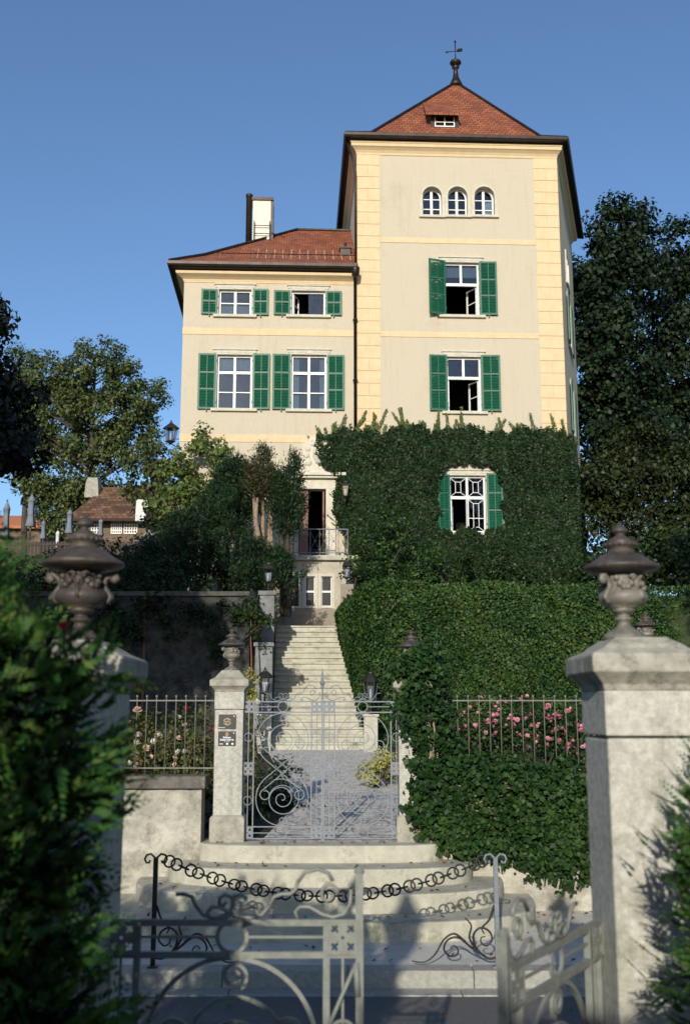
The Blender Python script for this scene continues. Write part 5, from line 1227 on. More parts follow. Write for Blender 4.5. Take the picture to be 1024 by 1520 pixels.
# --- ivy mat on the manor walls (in house coordinates, turned into world)
def house_ivy():
    rng = np.random.default_rng(11); base = H2W(2.5, -.2, 5.3)
    root = thing('wall_ivy', 'dense dark ivy covering the lower floors of the manor tower', 'climbing plant', (base.x, base.y, base.z))
    def edge(px, py): return HF(px, py, -.25)
    top = [edge(*p) for p in ((464,664),(470,644),(490,640),(520,642),(560,637),(620,634),(700,637),(780,639),(835,634),(856,660))]
    txs = [p[0] for p in top]; tzs = [p[1] for p in top]
    left = [edge(*p) for p in ((464,650),(478,688),(497,708),(499,780),(520,800),(520,835),(512,870))]
    lz_ = [p[1] for p in left][::-1]; lx_ = [p[0] for p in left][::-1]
    wx0, wx1, wz0 = HF(651,750,-.2)[0], HF(745,750,-.2)[0], HF(694,788,-.2)[1]
    wa = [HF(*p, -.2) for p in ((648,716),(662,697),(680,687),(700,690),(722,690),(737,700),(750,716))]
    wxs = [p[0] for p in wa]; wzs = [p[1] for p in wa]
    n = 135000; s = rng.uniform(txs[0]-.2, txs[-1]+.02, n); z = rng.uniform(4.9, max(tzs)+.3, n)
    nz_ = lambda a, f, k: np.sin(a*f+k)+.6*np.sin(a*f*2.3+k*2)+.4*np.sin(a*f*5.1+k*3)
    zt = np.interp(s, txs, tzs)+.10*nz_(s, 3.1, 1)+rng.normal(0,.05,n)
    xl_ = np.interp(z, lz_, lx_)+.07*nz_(z, 3.7, 2)+rng.normal(0,.04,n)
    keep = (z < zt) & (s > xl_)
    wt = np.interp(s, wxs, wzs, left=0, right=0)+.05*nz_(s,9,1)
    keep &= ~((s > wx0-.02+.07*nz_(z,7,1)) & (s < wx1+.02+.07*nz_(z,7,3)) & (z > wz0+.05+.10*nz_(s,6,2)) & (z < wt))
    s, z = s[keep], z[keep]; n = len(s)
    bulge = .26+.10*nz_(s,1.3,0)*nz_(z,1.7,1)/2+.14*np.clip((8-z)/3,0,1)
    d = -bulge*rng.uniform(.35,1.0,n)**.6
    d = np.where(z > np.interp(s,txs,tzs)-.4, d*.7, d)
    P = np.stack([HO.x+HS.x*s+HN.x*d, HO.y+HS.y*s+HN.y*d, z],1) - np.array(base)
    N = np.tile(np.array([-HN.x,-HN.y,.35]),(n,1))
    link('foliage', leaf_mesh('foliage', P, N, .085, .85, rng, M['ivy_dark'], .6, 1.2, jitter=.5), root)
    # splayed side wall
    m = 16000; t = rng.uniform(0,DEP-.3,m); zz = rng.uniform(5,np.interp(0,[0],[tzs[-1]])+.1,m); o = .03+.12*rng.uniform(0,1,m)**.6
    PS = np.stack([T1+ux*t+nx*o, uy*t+ny*o, zz],1); PW_ = np.stack([HO.x+HS.x*PS[:,0]+HN.x*PS[:,1], HO.y+HS.y*PS[:,0]+HN.y*PS[:,1], PS[:,2]],1)-np.array(base)
    nw = HS*nx+HN*ny
    link('side_foliage', leaf_mesh('side_foliage', PW_, np.tile(np.array([nw.x,nw.y,.2]),(m,1)), .105, .85, rng, M['ivy_dark'], .4, 1.2), root)
    # dark stems close to the wall behind the leaves
    mb = MB(); rd = random.Random(3)
    for k in range(60):
        x = rd.uniform(lx_[0], txs[-1]-.1); zt_ = float(np.interp(x, txs, tzs))-.15; pts = []
        zb = 5.0
        for i in range(9): zq = zb+(zt_-zb)*i/8; pts.append((x+rd.uniform(-.12,.12)*i/4, -.03, zq))
        if wx0-.3 < x < wx1+.3: pts = [p for p in pts if p[2] < wz0-.1]
        if len(pts) > 2: mb.tube([H2W(*p)-base for p in pts], .018, 5)
    obj('stem', mb, M['bark'], root)
    # upright young sprigs along the top edge
    Ps, Ns, Ts = [], [], []
    for k in range(105):
        px = rng.uniform(470,852) if k % 2 else rng.choice([495,548,600,632,690,770,820])+rng.normal(0,9); x = HF(px,630)[0]; zb = float(np.interp(x,txs,tzs))-.1
        h = rng.uniform(.15,.42) if rng.uniform()<.72 else rng.uniform(.4,.95); lean = rng.normal(0,.30); q = int(h/.035)
        for i in range(q):
            f = i/q; w_ = .055*(1-f*.75)+.012
            for sgn in (-1,1):
                sx = x+lean*h*f+sgn*w_*rng.uniform(.3,1); dd_ = -.10+rng.normal(0,.03)
                Ps.append(H2W(sx,dd_,zb+h*f)-base); Ns.append((-HN.x,-HN.y,.2)); Ts.append((sgn*.8,0,.7))
    for k in range(26):                                      # shoots reaching left from the edge by the door
        j = rng.integers(0,len(lz_)); zb = float(rng.uniform(7.6,11.5)); x = float(np.interp(zb,lz_,lx_)); h = rng.uniform(.2,.5); q = int(h/.04)
        for i in range(q):
            f = i/q; Ps.append(H2W(x-h*f*.7,-.08,zb+h*f*.6)-base); Ns.append((-HN.x,-HN.y,.2)); Ts.append((-.6,0,.8))
    link('young_shoots', leaf_mesh('young_shoots', np.array([tuple(p) for p in Ps]), np.array(Ns), .085, .6, rng, M['ivy_sprig'], .35, 0, T=np.array(Ts)+rng.normal(0,.3,(len(Ts),3))), root)
house_ivy()

# --- clipped hedge: leafy skin over an added dark core that blocks light
def box_hedge(label, poly, z0, z1, n, leaf, mat, seed, thick=.22, name='clipped_hedge', wav=.10, round_=.18):
    """poly: footprint, counter-clockwise"""
    rng = np.random.default_rng(seed); base = np.array([sum(p[0] for p in poly)/len(poly), sum(p[1] for p in poly)/len(poly), z0])
    root = thing(name, label, 'hedge', tuple(base))
    segs = []; m = len(poly)
    for i in range(m):
        a, b = np.array(poly[i]), np.array(poly[(i+1)%m]); L = np.linalg.norm(b-a); d = (b-a)/L; segs.append((a,b,L,d,np.array([d[1],-d[0]])))
    vis = [sg for sg in segs if sg[4][1] < .4]
    per = sum(sg[2]*(z1-z0) for sg in vis)
    Ps, Ns = [], []
    for a,b,L,d,nn in vis:
        k = int(n*L*(z1-z0)/per); t = rng.uniform(-.05,L+.05,k); z = z0+(z1-z0+.05)*rng.uniform(0,1,k)
        u = rng.uniform(0,1,k)**.5; o = thick*(u-.75) + wav*(np.sin(t*1.7+z*.8+seed)*.5+np.sin(t*.6-z*1.9)*.5+.4*np.sin(t*4.1+z*3.7))
        o -= round_*np.clip((z-(z1-.35))/.35,0,1)**2
        P = np.stack([a[0]+d[0]*t+nn[0]*o, a[1]+d[1]*t+nn[1]*o, z + .05*np.sin(t*2.2+1)*(z>z1-.4)],1); Ps.append(P); Ns.append(np.tile(np.array([nn[0],nn[1],.35]),(k,1)))
    xs = [p[0] for p in poly]; ys = [p[1] for p in poly]
    k = int(n*.3); P = np.stack([rng.uniform(min(xs),max(xs),k), rng.uniform(min(ys),max(ys),k), z1+rng.uniform(-.1,.08,k)],1)
    ins = np.ones(k,bool)
    for a,b,L,d,nn in segs: ins &= ((P[:,0]-a[0])*nn[0]+(P[:,1]-a[1])*nn[1]) < .05
    P = P[ins]; Ps.append(P); Ns.append(np.tile(np.array([0,-.3,1.0]),(len(P),1)))
    P = np.concatenate(Ps)-base; N = np.concatenate(Ns)
    link('foliage', leaf_mesh('foliage', P, N, leaf, .65, rng, M[mat], .75, .3), root)
    core = MB(); pp = offset_poly(poly, -.26); core.prism([(p.x,p.y) for p in pp], z0-.05, z1-.3)
    obj('dark_core', core, M['soil'], root, off=tuple(base)); return root
HZ1 = zat(870, 27.4)
box_hedge('long clipped green hedge walling the sunny side of the garden stairs', [(.72,26.6),(11.5,27.6),(11.5,29.5),(1.5,29.5),(.8,33.2),(-.26,33.2),(-.16,32.0),(.30,28.6),(.45,27.2)], 1.2, HZ1, 135000, .08, 'hedge', 31)
# planting between the hedge and the tower
shrub('laurel_shrub', 'leafy laurel bush growing in front of the tower ivy near the balcony', (1.0,34.2,5.25), [(.5,34.4,6.6,.7,.5,1.5),(1.5,34.4,7.2,.8,.5,2.0),(2.6,34.5,6.6,.7,.5,1.3)], 150, 34, .26, .11, 'hedge', 41, stems=3)
shrub('laurel_shrub', 'low laurel bush under the shuttered ground floor window', (4.6,34.4,5.25), [(4.2,34.5,6.5,1.0,.5,1.0),(5.6,34.5,6.4,1.0,.5,.95),(4.9,34.6,7.1,.35,.3,.8)], 110, 34, .24, .10, 'shrub', 42, stems=3)
shrub('laurel_shrub', 'bright leafy bush at the foot of the tower corner', (7.6,34.6,5.25), [(7.4,34.6,6.2,.9,.6,1.0),(8.6,35.2,6.6,.9,.6,1.4)], 80, 34, .26, .12, 'shrub', 43, stems=10)

shrub('ivy_tuft', 'dark ivy tuft wrapping the lantern pier below the balcony', (X_+.1,33.2,4.9), [(X_+.05,33.2,5.6,.32,.25,.65),(X_+.5,33.5,6.2,.4,.3,.9)], 60, 30, .16, .09, 'ivy_dark', 44, cat='climbing plant', stems=5)
# --- trees behind and beside the house
def C(px, py, Y): p = R(px, py, Y); return (p.x, p.y, p.z)
Y1 = 48
tree('maple_tree', 'sunlit maple tree with an open crown rising behind the small tiled house', (xat(135,760,Y1),Y1,7.3),
     [(*C(135,560,Y1),2.0,2.0,1.7),(*C(75,600,Y1),2.0,2.0,1.7),(*C(205,590,Y1),1.3,1.5,1.8),(*C(130,640,Y1),2.9,2.2,1.9),(*C(190,660,Y1),1.6,1.5,1.4),(*C(60,670,Y1),1.7,1.6,1.4)],
     270, 120, .52, .15, 'tree_mid', 51, tr=.24, limbs=60, low=.25)
tree('maple_tree', 'slender tree with a loose top between the dark tree and the maple', (xat(38,760,56),56,7.3),
     [(*C(38,560,56),1.5,1.5,1.6),(*C(45,610,56),1.8,1.6,1.6),(*C(20,660,56),2.0,1.6,1.8)], 130, 100, .55, .15, 'tree_mid', 52, tr=.22, limbs=20)
tree('bushy_tree', 'low bushy tree growing below the maple by the small tiled house', (xat(85,800,46),46,7.3),
     [(*C(75,730,46),1.6,1.2,.9),(*C(130,725,46),1.4,1.2,.8),(*C(95,770,46),1.2,1.2,1.0)], 150, 80, .45, .14, 'tree_mid', 53, tr=.14, limbs=20)
tree('bushy_tree', 'pale leafed small tree under the corner lantern of the manor', (xat(225,760,41),41,7.3),
     [(*C(225,690,41),.8,.8,.8),(*C(210,720,41),.8,.8,.7),(*C(240,720,41),.7,.8,.9)], 40, 46, .36, .17, 'tree_mid', 54, tr=.10, limbs=10)
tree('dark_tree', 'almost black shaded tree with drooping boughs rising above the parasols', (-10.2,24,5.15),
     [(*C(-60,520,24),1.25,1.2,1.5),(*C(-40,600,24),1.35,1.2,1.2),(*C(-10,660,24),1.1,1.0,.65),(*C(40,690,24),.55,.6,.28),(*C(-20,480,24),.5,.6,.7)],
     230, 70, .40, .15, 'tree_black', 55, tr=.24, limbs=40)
tree('shade_tree', 'broad garden tree shading the retaining wall and the conifers', (-9.2,13.5,.9),
     [(-9.4,13.5,11.0,3.2,3.2,2.6),(-7.6,13.2,8.6,2.4,2.6,1.8),(-10.8,13.8,8.6,2.6,2.6,2.2),(-7.3,14.4,10.6,1.7,1.8,1.7)], 330, 90, .85, .30, 'tree_dark', 56, tr=.35, limbs=40)
for (x_, y_, h_, sd, lab) in ((9.5,9,17,101,'unseen broad tree added by the street to cut sky light'),(10.5,1,18,102,'unseen big tree added across the lane to cut sky light'),(-12.5,3,13,103,'unseen big tree added near the evergreen hedge to cut sky light'),(-11,-6,12,104,'unseen tree added well behind the evergreen hedge to cut sky light'),(9.8,-7,17,105,'unseen tree added well behind the lichened pillar to cut sky light')):  # unseen trees, added to cut sky fill from the sides
    tree('shade_tree', lab, (x_,y_,-.02), [(x_,y_,h_*.68,3.6,3.6,h_*.32),(x_+1.2,y_+1,h_*.45,3.0,3.0,2.4),(x_-1,y_-1.2,h_*.42,3.0,3.0,2.4)], 220, 70, 1.0, .36, 'tree_dark', sd, tr=.35, limbs=24)
for (x0_, x1_, sd_) in ((-14,-4.2,201),(-4.0,6,202)):  # unseen hedge, added to block the low sky behind the camera
    box_hedge('unseen tall hedge added to block low sky, '+('the stretch by the added trees' if x0_ < -5 else 'the stretch facing the gate'), [(x0_,-6.2),(x1_,-6.2),(x1_,-5.2),(x0_,-5.2)], -.02, 4.35, 3000, .3, 'tree_dark', sd_)
lp = thing('unseen_lamp_post', 'tall slim unseen lamp post added behind the viewpoint for its shadow', 'lamp post', (-1.33,-1.0,-.02)); mb = MB()  # unseen post, added to cast a tall shadow towards the steps
mb.tube([(0,0,0),(.0,0,1.2),(.02,0,3.9)], .06, 8, [.10,.06,.05]); obj('pole', mb, M['black_iron'], lp)
mb = MB(); mb.lathe([(.05,3.9),(.12,3.95),(.20,4.35),(.24,4.38),(.10,4.6),(.03,4.75)], n=6); obj('lamp_head', mb, M['black_iron'], lp)
YR = 47
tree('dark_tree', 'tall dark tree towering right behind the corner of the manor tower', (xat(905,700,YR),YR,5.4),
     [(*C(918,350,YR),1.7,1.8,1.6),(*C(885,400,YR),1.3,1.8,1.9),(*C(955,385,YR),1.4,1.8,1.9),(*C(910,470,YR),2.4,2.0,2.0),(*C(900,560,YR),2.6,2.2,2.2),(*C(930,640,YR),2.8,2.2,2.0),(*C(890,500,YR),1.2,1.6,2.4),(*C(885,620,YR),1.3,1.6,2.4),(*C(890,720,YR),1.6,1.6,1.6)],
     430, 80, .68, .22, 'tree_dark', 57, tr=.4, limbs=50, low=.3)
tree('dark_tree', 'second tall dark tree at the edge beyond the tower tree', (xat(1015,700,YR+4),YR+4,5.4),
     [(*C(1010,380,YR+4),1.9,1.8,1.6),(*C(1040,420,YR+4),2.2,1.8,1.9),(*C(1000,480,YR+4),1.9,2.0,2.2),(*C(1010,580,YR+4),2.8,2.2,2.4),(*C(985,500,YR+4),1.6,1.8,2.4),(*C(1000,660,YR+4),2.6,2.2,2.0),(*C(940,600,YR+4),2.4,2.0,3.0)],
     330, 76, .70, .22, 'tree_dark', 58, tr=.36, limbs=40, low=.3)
tree('bushy_tree', 'olive green bushy tree beneath the tall dark trees', (xat(940,860,41),41,5.4),
     [(*C(895,720,41),1.2,1.2,1.5),(*C(950,690,41),1.6,1.4,1.6),(*C(1010,720,41),1.8,1.4,1.9),(*C(920,790,41),1.7,1.4,1.6),(*C(990,810,41),2.0,1.4,1.6)],
     360, 60, .5, .16, 'tree_olive', 59, tr=.16, limbs=30)
tree('bushy_tree', 'dense leafy thicket tree standing over the hedge end', (xat(960,880,33),33,5.25),
     [(*C(940,840,33),1.0,1.0,.8),(*C(1010,830,33),1.4,1.0,1.1),(*C(885,850,33),.7,.9,.5)], 170, 54, .4, .13, 'shrub', 60, tr=.1, limbs=16)
# climber on the corner of the wing
shrub('climbing_vine', 'bright yellow-green vine climbing the sunny corner of the manor wing', (xat(275,830,35),35.2,5.15),
     [(*C(300,655,35.2),.55,.35,.6),(*C(265,700,35.2),.85,.4,.9),(*C(325,680,35.2),.6,.35,.6),(*C(265,760,35.0),1.1,.5,1.0),(*C(330,740,35.2),.8,.4,.9)], 150, 40, .26, .13, 'climber', 61, cat='climbing plant', ratio=.8, stems=14)
# junipers on the slope
def juniper(label, base, spires, mat, seed, leaf=.115, per=46, trunk=True, bark='bark'):
    rng = np.random.default_rng(seed); rd = random.Random(seed); root = thing('juniper_conifer', label, 'conifer', base)
    Ps, Ns, Ts = [], [], []; mb = MB(); b = np.array(base)
    for (x,y,zb,zt,r) in spires:
        H = zt-zb; nb = int(18+H*16)
        mb.tube([(x*.0+ (x-b[0])*.3, (y-b[1])*.3, 0), ((x-b[0])*.8,(y-b[1])*.8,(zb-b[2])*.8), (x-b[0],y-b[1],zb-b[2]+H*.3), (x-b[0],y-b[1],zt-b[2]-.1)], 0, 7, [.10,.075,.045,.008])
        for k in range(nb):
            f = (k+rd.random())/nb; z = zb+H*f; rr = r*(1-f)**.75*(.55+.6*rd.random())+.05; a = rd.uniform(0,2*math.pi)
            tip = np.array([x+rr*math.cos(a), y+rr*math.sin(a), z+rr*.55]); root_ = np.array([x,y,z-.05])
            if k % 3 == 0: mb.tube([tuple(root_-b), tuple((root_*.4+tip*.6)-b), tuple(tip-b)], .012, 4, [.016,.01,.003])
            q = int(per*1.5*(.4+rr)); t = rng.uniform(.25,1.08,(q,1)); side = rng.normal(0,1,(q,3))*(.045+.09*(1-t))*1.5
            P = root_+(tip-root_)*t+side; d = (tip-root_)/np.linalg.norm(tip-root_)
            Ps.append(P-b); Ts.append(d+rng.normal(0,.45,(q,3))+np.array([0,0,.35])); Ns.append(rng.normal(0,1,(q,3))+np.array([0,-.3,.4]))
    if trunk: obj('trunk', mb, M[bark], root, smooth=True)
    P, N, T = map(np.concatenate, (Ps,Ns,Ts))
    link('crown', leaf_mesh('crown', P, N, leaf, .24, rng, M[mat], .2, 0, T=T, fold=.05), root); return root
YJ = 32.5
def sp(px, pyb, pyt, r, Y=YJ): x = xat(px,(pyb+pyt)/2,Y); return (x, Y+random.Random(px).uniform(-.4,.4), zat(pyb,Y), zat(pyt,Y), r)
juniper('spreading juniper with dark shaded boughs filling the slope', (xat(300,880,31.5),31.5,5.15), [sp(230,880,800,1.3,31.5),sp(265,870,760,1.4,31.5),sp(300,880,740,1.5,31.5),sp(335,870,730,1.4,31.5),sp(380,875,800,1.0,31.2),sp(415,880,815,.8,31),sp(245,880,840,1.4,30.5),sp(360,880,830,1.3,30.5)], 'conifer', 71, per=70)
juniper('juniper with several pointed tops left of the reddish trunk'.replace('left of','close to'), (xat(352,860,32.5),32.5,5.15), [sp(352,800,676,.75),sp(335,780,690,.6),sp(365,760,690,.5),sp(320,800,720,.6)], 'conifer', 72, per=110)
juniper('browning juniper with a bare reddish trunk before the portal', (xat(393,860,32.6),32.6,5.15), [sp(390,735,662,.55,32.6),sp(402,760,690,.45,32.6),sp(378,740,695,.4,32.6)], 'conifer_brown', 73, per=70, bark='bark_pale')
juniper('slim juniper with a clean pointed top beside the manor door', (xat(425,860,32.4),32.4,5.15), [sp(436,770,674,.42,32.4),sp(418,775,705,.5,32.4),sp(428,800,735,.55,32.4)], 'conifer', 74, per=80)
mb = MB(); bx_ = xat(392,800,32.5)
mb.tube([(0,0,0),(.03,0,1.0),(-.05,.0,1.9),(-.25,0,2.9),(-.2,0,3.6)], .1, 8, [.17,.14,.11,.08,.04]); mb.tube([(.05,0,.8),(.25,.05,1.9),(.22,.05,3.2)], .06, 7, [.09,.07,.04]); mb.tube([(0,0,.6),(-.6,-.1,1.1),(-1.2,-.1,1.25)], .03, 6, [.05,.03,.015]); mb.tube([(0,0,.9),(.5,-.1,1.4),(.8,-.1,1.9)], .03, 6, [.045,.03,.015])
tag(obj('bare_trunk', mb, M['bark_pale'], off=None, smooth=True, loc=(bx_,32.2,5.15)), 'bare reddish brown trunk standing among the junipers', 'tree')
# slope cover on and below the terrace edge
shrub('ground_ivy', 'shaded ivy trailing over the top of the retaining wall', (-6.5,28,5.15), [(-4.2,27.6,5.3,1.8,.6,.5),(-7.5,27.6,5.2,2.4,.7,.7),(-9.5,28,5.6,2,1,.9),(-5.5,29,5.7,2.2,1.2,.8)], 170, 36, .32, .12, 'ivy_dark', 62, cat='climbing plant', stems=8)
shrub('laurel_shrub', 'dark leafy slope shrub under the garden house', (-7.6,32.5,5.15), [(-7.4,32.5,6.3,1.6,1.0,1.3),(-5.9,33.6,7.0,1.0,.8,1.7),(-8.9,32.5,6.2,1.4,1.0,1.1),(-10.6,32,6.2,1.4,1.0,1.2)], 220, 36, .32, .13, 'ivy_dark', 63, stems=12)
tree('small_tree', 'small standard tree with a thin reddish stem against the retaining wall', (xat(374,1020,25.5),25.5,1.35), [(*C(372,905,25.5),.42,.4,.3),(*C(385,925,25.5),.3,.3,.25),(*C(355,920,25.5),.3,.3,.2)], 34, 30, .18, .085, 'shrub', 64, tr=.045, limbs=8, bark='rust')
shrub('wall_creeper', 'dark creeper clinging to the shaded retaining wall', (-5.5,26.7,1.4), [(-6.3,26.8,3.4,1.0,.2,1.9),(-4.6,26.8,4.7,1.3,.2,.6),(-3.0,26.8,4.3,.6,.2,.9),(-7.6,26.8,3.5,1.0,.2,1.9),(-5.6,26.8,4.2,.7,.2,1.0),(-9.2,26.8,3.8,1.0,.2,1.5)], 330, 30, .20, .09, 'ivy_dark', 65, cat='climbing plant')
shrub('flowering_bush', 'yellowish bush with orange tints against the stair parapet', (xat(376,1030,24),24,1.35), [(*C(368,1015,24),.20,.25,.42),(*C(372,1035,24),.22,.25,.3)], 36, 26, .11, .06, 'yellow_leaf', 66)
# beds beside the path
shrub('silver_shrub', 'silver-green spreading shrub beside the gravel path', (-1.7,16.5,1.0), [(-1.5,16.4,1.30,.5,.5,.28),(-1.15,16.6,1.25,.35,.4,.2),(-1.9,16.3,1.35,.4,.4,.3)], 46, 30, .14, .06, 'silver_leaf', 67)
shrub('yellow_shrub', 'yellow variegated shrub beside the gravel path', (xat(558,1150,18.5),18.5,1.1), [(*C(562,1135,18.5),.32,.35,.26),(*C(545,1150,18.3),.22,.3,.16),(*C(580,1140,18.6),.28,.3,.28)], 50, 30, .11, .06, 'yellow_leaf', 68)
shrub('low_shrub', 'dark low planting beside the gravel path, partly added as shade', (-2.2,20,1.1), [(-2.3,19,1.35,.9,1.0,.4),(-2.7,22,1.5,.9,1.2,.45),(-2.4,17.2,1.25,.8,.7,.35),(-1.35,14.3,1.05,.5,.8,.18),(-1.25,15.8,1.05,.45,.8,.2),(-1.5,18,1.15,.4,.8,.2),(-1.0,16.2,1.12,.34,.9,.2),(-1.05,18.4,1.2,.34,1.0,.22),(-1.2,20.6,1.3,.35,.9,.25)], 210, 26, .2, .08, 'ivy_dark', 69)  # real planting, plus clumps added to darken the path where the pillar's shadow falls
shrub('low_shrub', 'rough leafy planting under the hedge behind the ivy pillar', (1.6,17.5,1.1), [(1.7,15.2,1.5,.6,.8,.6),(1.6,18,1.5,.5,1.0,.6),(1.5,21,1.6,.5,1.2,.6)], 70, 26, .2, .08, 'shrub', 70)
shrub('low_shrub', 'mixed planting hiding the soil behind the pink roses', (4,15.5,1.1), [(3.2,15.5,1.6,1.3,.8,.8),(5.5,15.5,1.6,1.4,.8,.8)], 90, 30, .25, .09, 'shrub', 75)

# --- glossy ivy over the garden-gate pillar and the street wall
def pillar_ivy():
    rng = np.random.default_rng(81); base = np.array([rxp+.25, 13.0, GB])
    root = thing('hanging_ivy', 'glossy ivy swallowing the gate pillar and spilling over the street wall', 'climbing plant', tuple(base))
    E = []                                                   # column of ivy round the pillar
    for px, py, r, q in ((628,985,.17,.2),(632,1015,.26,.25),(632,1050,.31,.27),(636,1085,.30,.27),(642,1115,.30,.27),(640,1150,.30,.27),(668,1150,.34,.3),(640,1185,.25,.27),(600,985,.10,.12)): E.append((*C(px,py,13.0), r, .30, q))
    for px, py, r, q in ((690,1165,.45,.30),(760,1165,.5,.32),(830,1170,.5,.32),(690,1215,.5,.30),(760,1225,.55,.34),(830,1235,.55,.36),(700,1250,.38,.18),(660,1225,.28,.26),(780,1265,.4,.22),(840,1290,.3,.24),(845,1245,.35,.3),(905,1200,.6,.5),(645,1205,.22,.2)): E.append((*C(px,py,12.86), r, .26, q))
    P, N, Cc = cloud(rng, E, 1000, 44, .15, shell=3.2)
    P, N = P-base, N*.6+np.array([0,-.7,.3])
    link('foliage', leaf_mesh('foliage', P, N, .06, .85, rng, M['ivy_near'], .5, .8), root)
    mb = MB(); rd = random.Random(8)
    for k in range(26):
        e = E[rd.randrange(len(E))]; p0 = (rxp+rd.uniform(-.05,.3)-base[0], -.15, rd.uniform(0,.5)); p1 = (e[0]-base[0], e[1]-base[1]-.1, e[2]-base[2])
        mb.tube([p0, ((p0[0]+p1[0])/2+.08, -.2, (p0[2]+p1[2])/2+.1), p1], .012, 5)
    obj('stem', mb, M['bark_pale'], root, smooth=True)
    # trailing runners
    for (px,py,dx,dy,q) in ((618,1190,-22,20,12),(640,1225,-20,30,14),(610,1060,-14,26,10),(622,1120,-20,20,10),(648,1240,8,30,10),(600,1010,-10,40,12),(700,1262,10,18,8)):
        Ps, Ts = [], []
        for i in range(q*2):
            f = i/(q*2); p = C(px+dx*f, py+dy*f+6*math.sin(f*5), 12.80); Ps.append(np.array(p)-base+rng.normal(0,.03,3)); Ts.append((.4*rng.normal(),0,-1))
        link('runner', leaf_mesh('runner', np.array(Ps), np.tile((0,-1,.3),(len(Ps),1)), .08, .85, rng, M['ivy_near'], .4, 0, T=np.array(Ts)), root)
pillar_ivy()

# --- evergreen hedges next to the camera: flat feathery sprays
def thuja(label, base, E, n, L, seed, wts=None, mat='thuja', deep=.35, name='evergreen_hedge', stems=14):
    rng = np.random.default_rng(seed); base = np.array(base); root = thing(name, label, 'hedge', tuple(base)); E = np.array(E)
    area = E[:,3]*E[:,5]; 
    def sprays(n, depth, L, mt, nm):
        pick = rng.choice(len(E), n, p=area/area.sum()); e = E[pick]
        d = unit(rng.normal(0,1,(n,3))*np.array([1,1,.9])); d[:,1] = np.where(rng.uniform(0,1,n)<.75, -np.abs(d[:,1]), d[:,1])
        r = depth + rng.uniform(-.12,.10,(n,1))
        lump = 1+.10*np.sin(d[:,:1]*9+e[:,2:3]*5)+.08*np.sin(d[:,2:3]*11+e[:,:1]*7)
        P = e[:,:3]+d*e[:,3:6]*r*lump
        out = unit(d+rng.normal(0,.45,(n,3))+np.array([0,0,.35])); nr = unit(np.cross(out, rng.normal(0,1,(n,3)))); sd = np.cross(nr, out)
        Ps, Ns, Ts, Ls = [], [], [], []
        ln = L*rng.uniform(.6,1.3,(n,1))
        for k in range(17):                                  # leaflets along a spray
            f = .05+.057*k; sgn = (-1)**k; ang = .62 if k < 16 else 0
            Ps.append(P+out*ln*f+sd*sgn*ln*.15*(1.15-f)*(k<16)); Ts.append(out*math.cos(ang)+sd*sgn*math.sin(ang)); Ns.append(nr); Ls.append(ln*(.30*(1.2-f)))
        P2 = np.concatenate(Ps)-base; T2 = np.concatenate(Ts); N2 = np.concatenate(Ns); L2 = np.concatenate(Ls)
        link(nm, leaf_mesh(nm, P2, N2, L2, .46, rng, M[mt], .25, 0, T=T2, fold=.04, jitter=.15), root)
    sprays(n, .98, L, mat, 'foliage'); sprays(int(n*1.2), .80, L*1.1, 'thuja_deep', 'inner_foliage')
    mb = MB(); rd = random.Random(seed)
    for k in range(stems):
        e = E[rd.randrange(len(E))]; x = e[0]-base[0]+rd.uniform(-.2,.2)*e[3]; y = e[1]-base[1]+rd.uniform(-.2,.2)
        mb.tube([(x*.6,y*.6,0),(x,y,(e[2]-base[2])*.7),(x+rd.uniform(-.2,.2),y,(e[2]-base[2])+e[5]*.6)], .02, 6, [.03,.02,.008])
    obj('stem', mb, M['bark'], root, smooth=True); return root
YT = 3.2
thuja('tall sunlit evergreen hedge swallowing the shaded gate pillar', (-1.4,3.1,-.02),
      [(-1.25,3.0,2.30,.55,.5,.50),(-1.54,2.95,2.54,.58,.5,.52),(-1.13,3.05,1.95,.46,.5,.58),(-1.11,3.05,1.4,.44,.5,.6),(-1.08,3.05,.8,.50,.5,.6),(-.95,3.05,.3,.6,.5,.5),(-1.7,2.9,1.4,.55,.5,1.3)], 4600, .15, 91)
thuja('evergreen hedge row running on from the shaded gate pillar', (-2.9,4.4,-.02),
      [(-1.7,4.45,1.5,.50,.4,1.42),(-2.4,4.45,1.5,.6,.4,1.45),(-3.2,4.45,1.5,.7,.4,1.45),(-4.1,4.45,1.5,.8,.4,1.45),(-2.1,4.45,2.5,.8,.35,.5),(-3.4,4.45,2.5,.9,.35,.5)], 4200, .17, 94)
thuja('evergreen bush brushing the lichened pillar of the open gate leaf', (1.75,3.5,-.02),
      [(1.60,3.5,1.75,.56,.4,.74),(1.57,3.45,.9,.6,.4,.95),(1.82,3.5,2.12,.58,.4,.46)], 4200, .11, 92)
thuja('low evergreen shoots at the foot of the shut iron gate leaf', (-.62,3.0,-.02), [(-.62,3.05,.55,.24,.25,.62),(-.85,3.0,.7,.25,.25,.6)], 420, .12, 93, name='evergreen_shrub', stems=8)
p = C(95,930,3.0); mb = MB()
ro = thing('red_rose', 'single dark red rose nodding in front of the hedge top', 'flower', (p[0],p[1],p[2]-.35))
o = link('blossom', blossom('rose_red'), ro, (0,0,.35), (.9,0,.3)); o.scale = (.32,.32,.32)
mb.tube([(0,.05,0),(.01,.02,.2),(0,0,.35)], .003, 5); obj('stem', mb, M['bark'], ro)

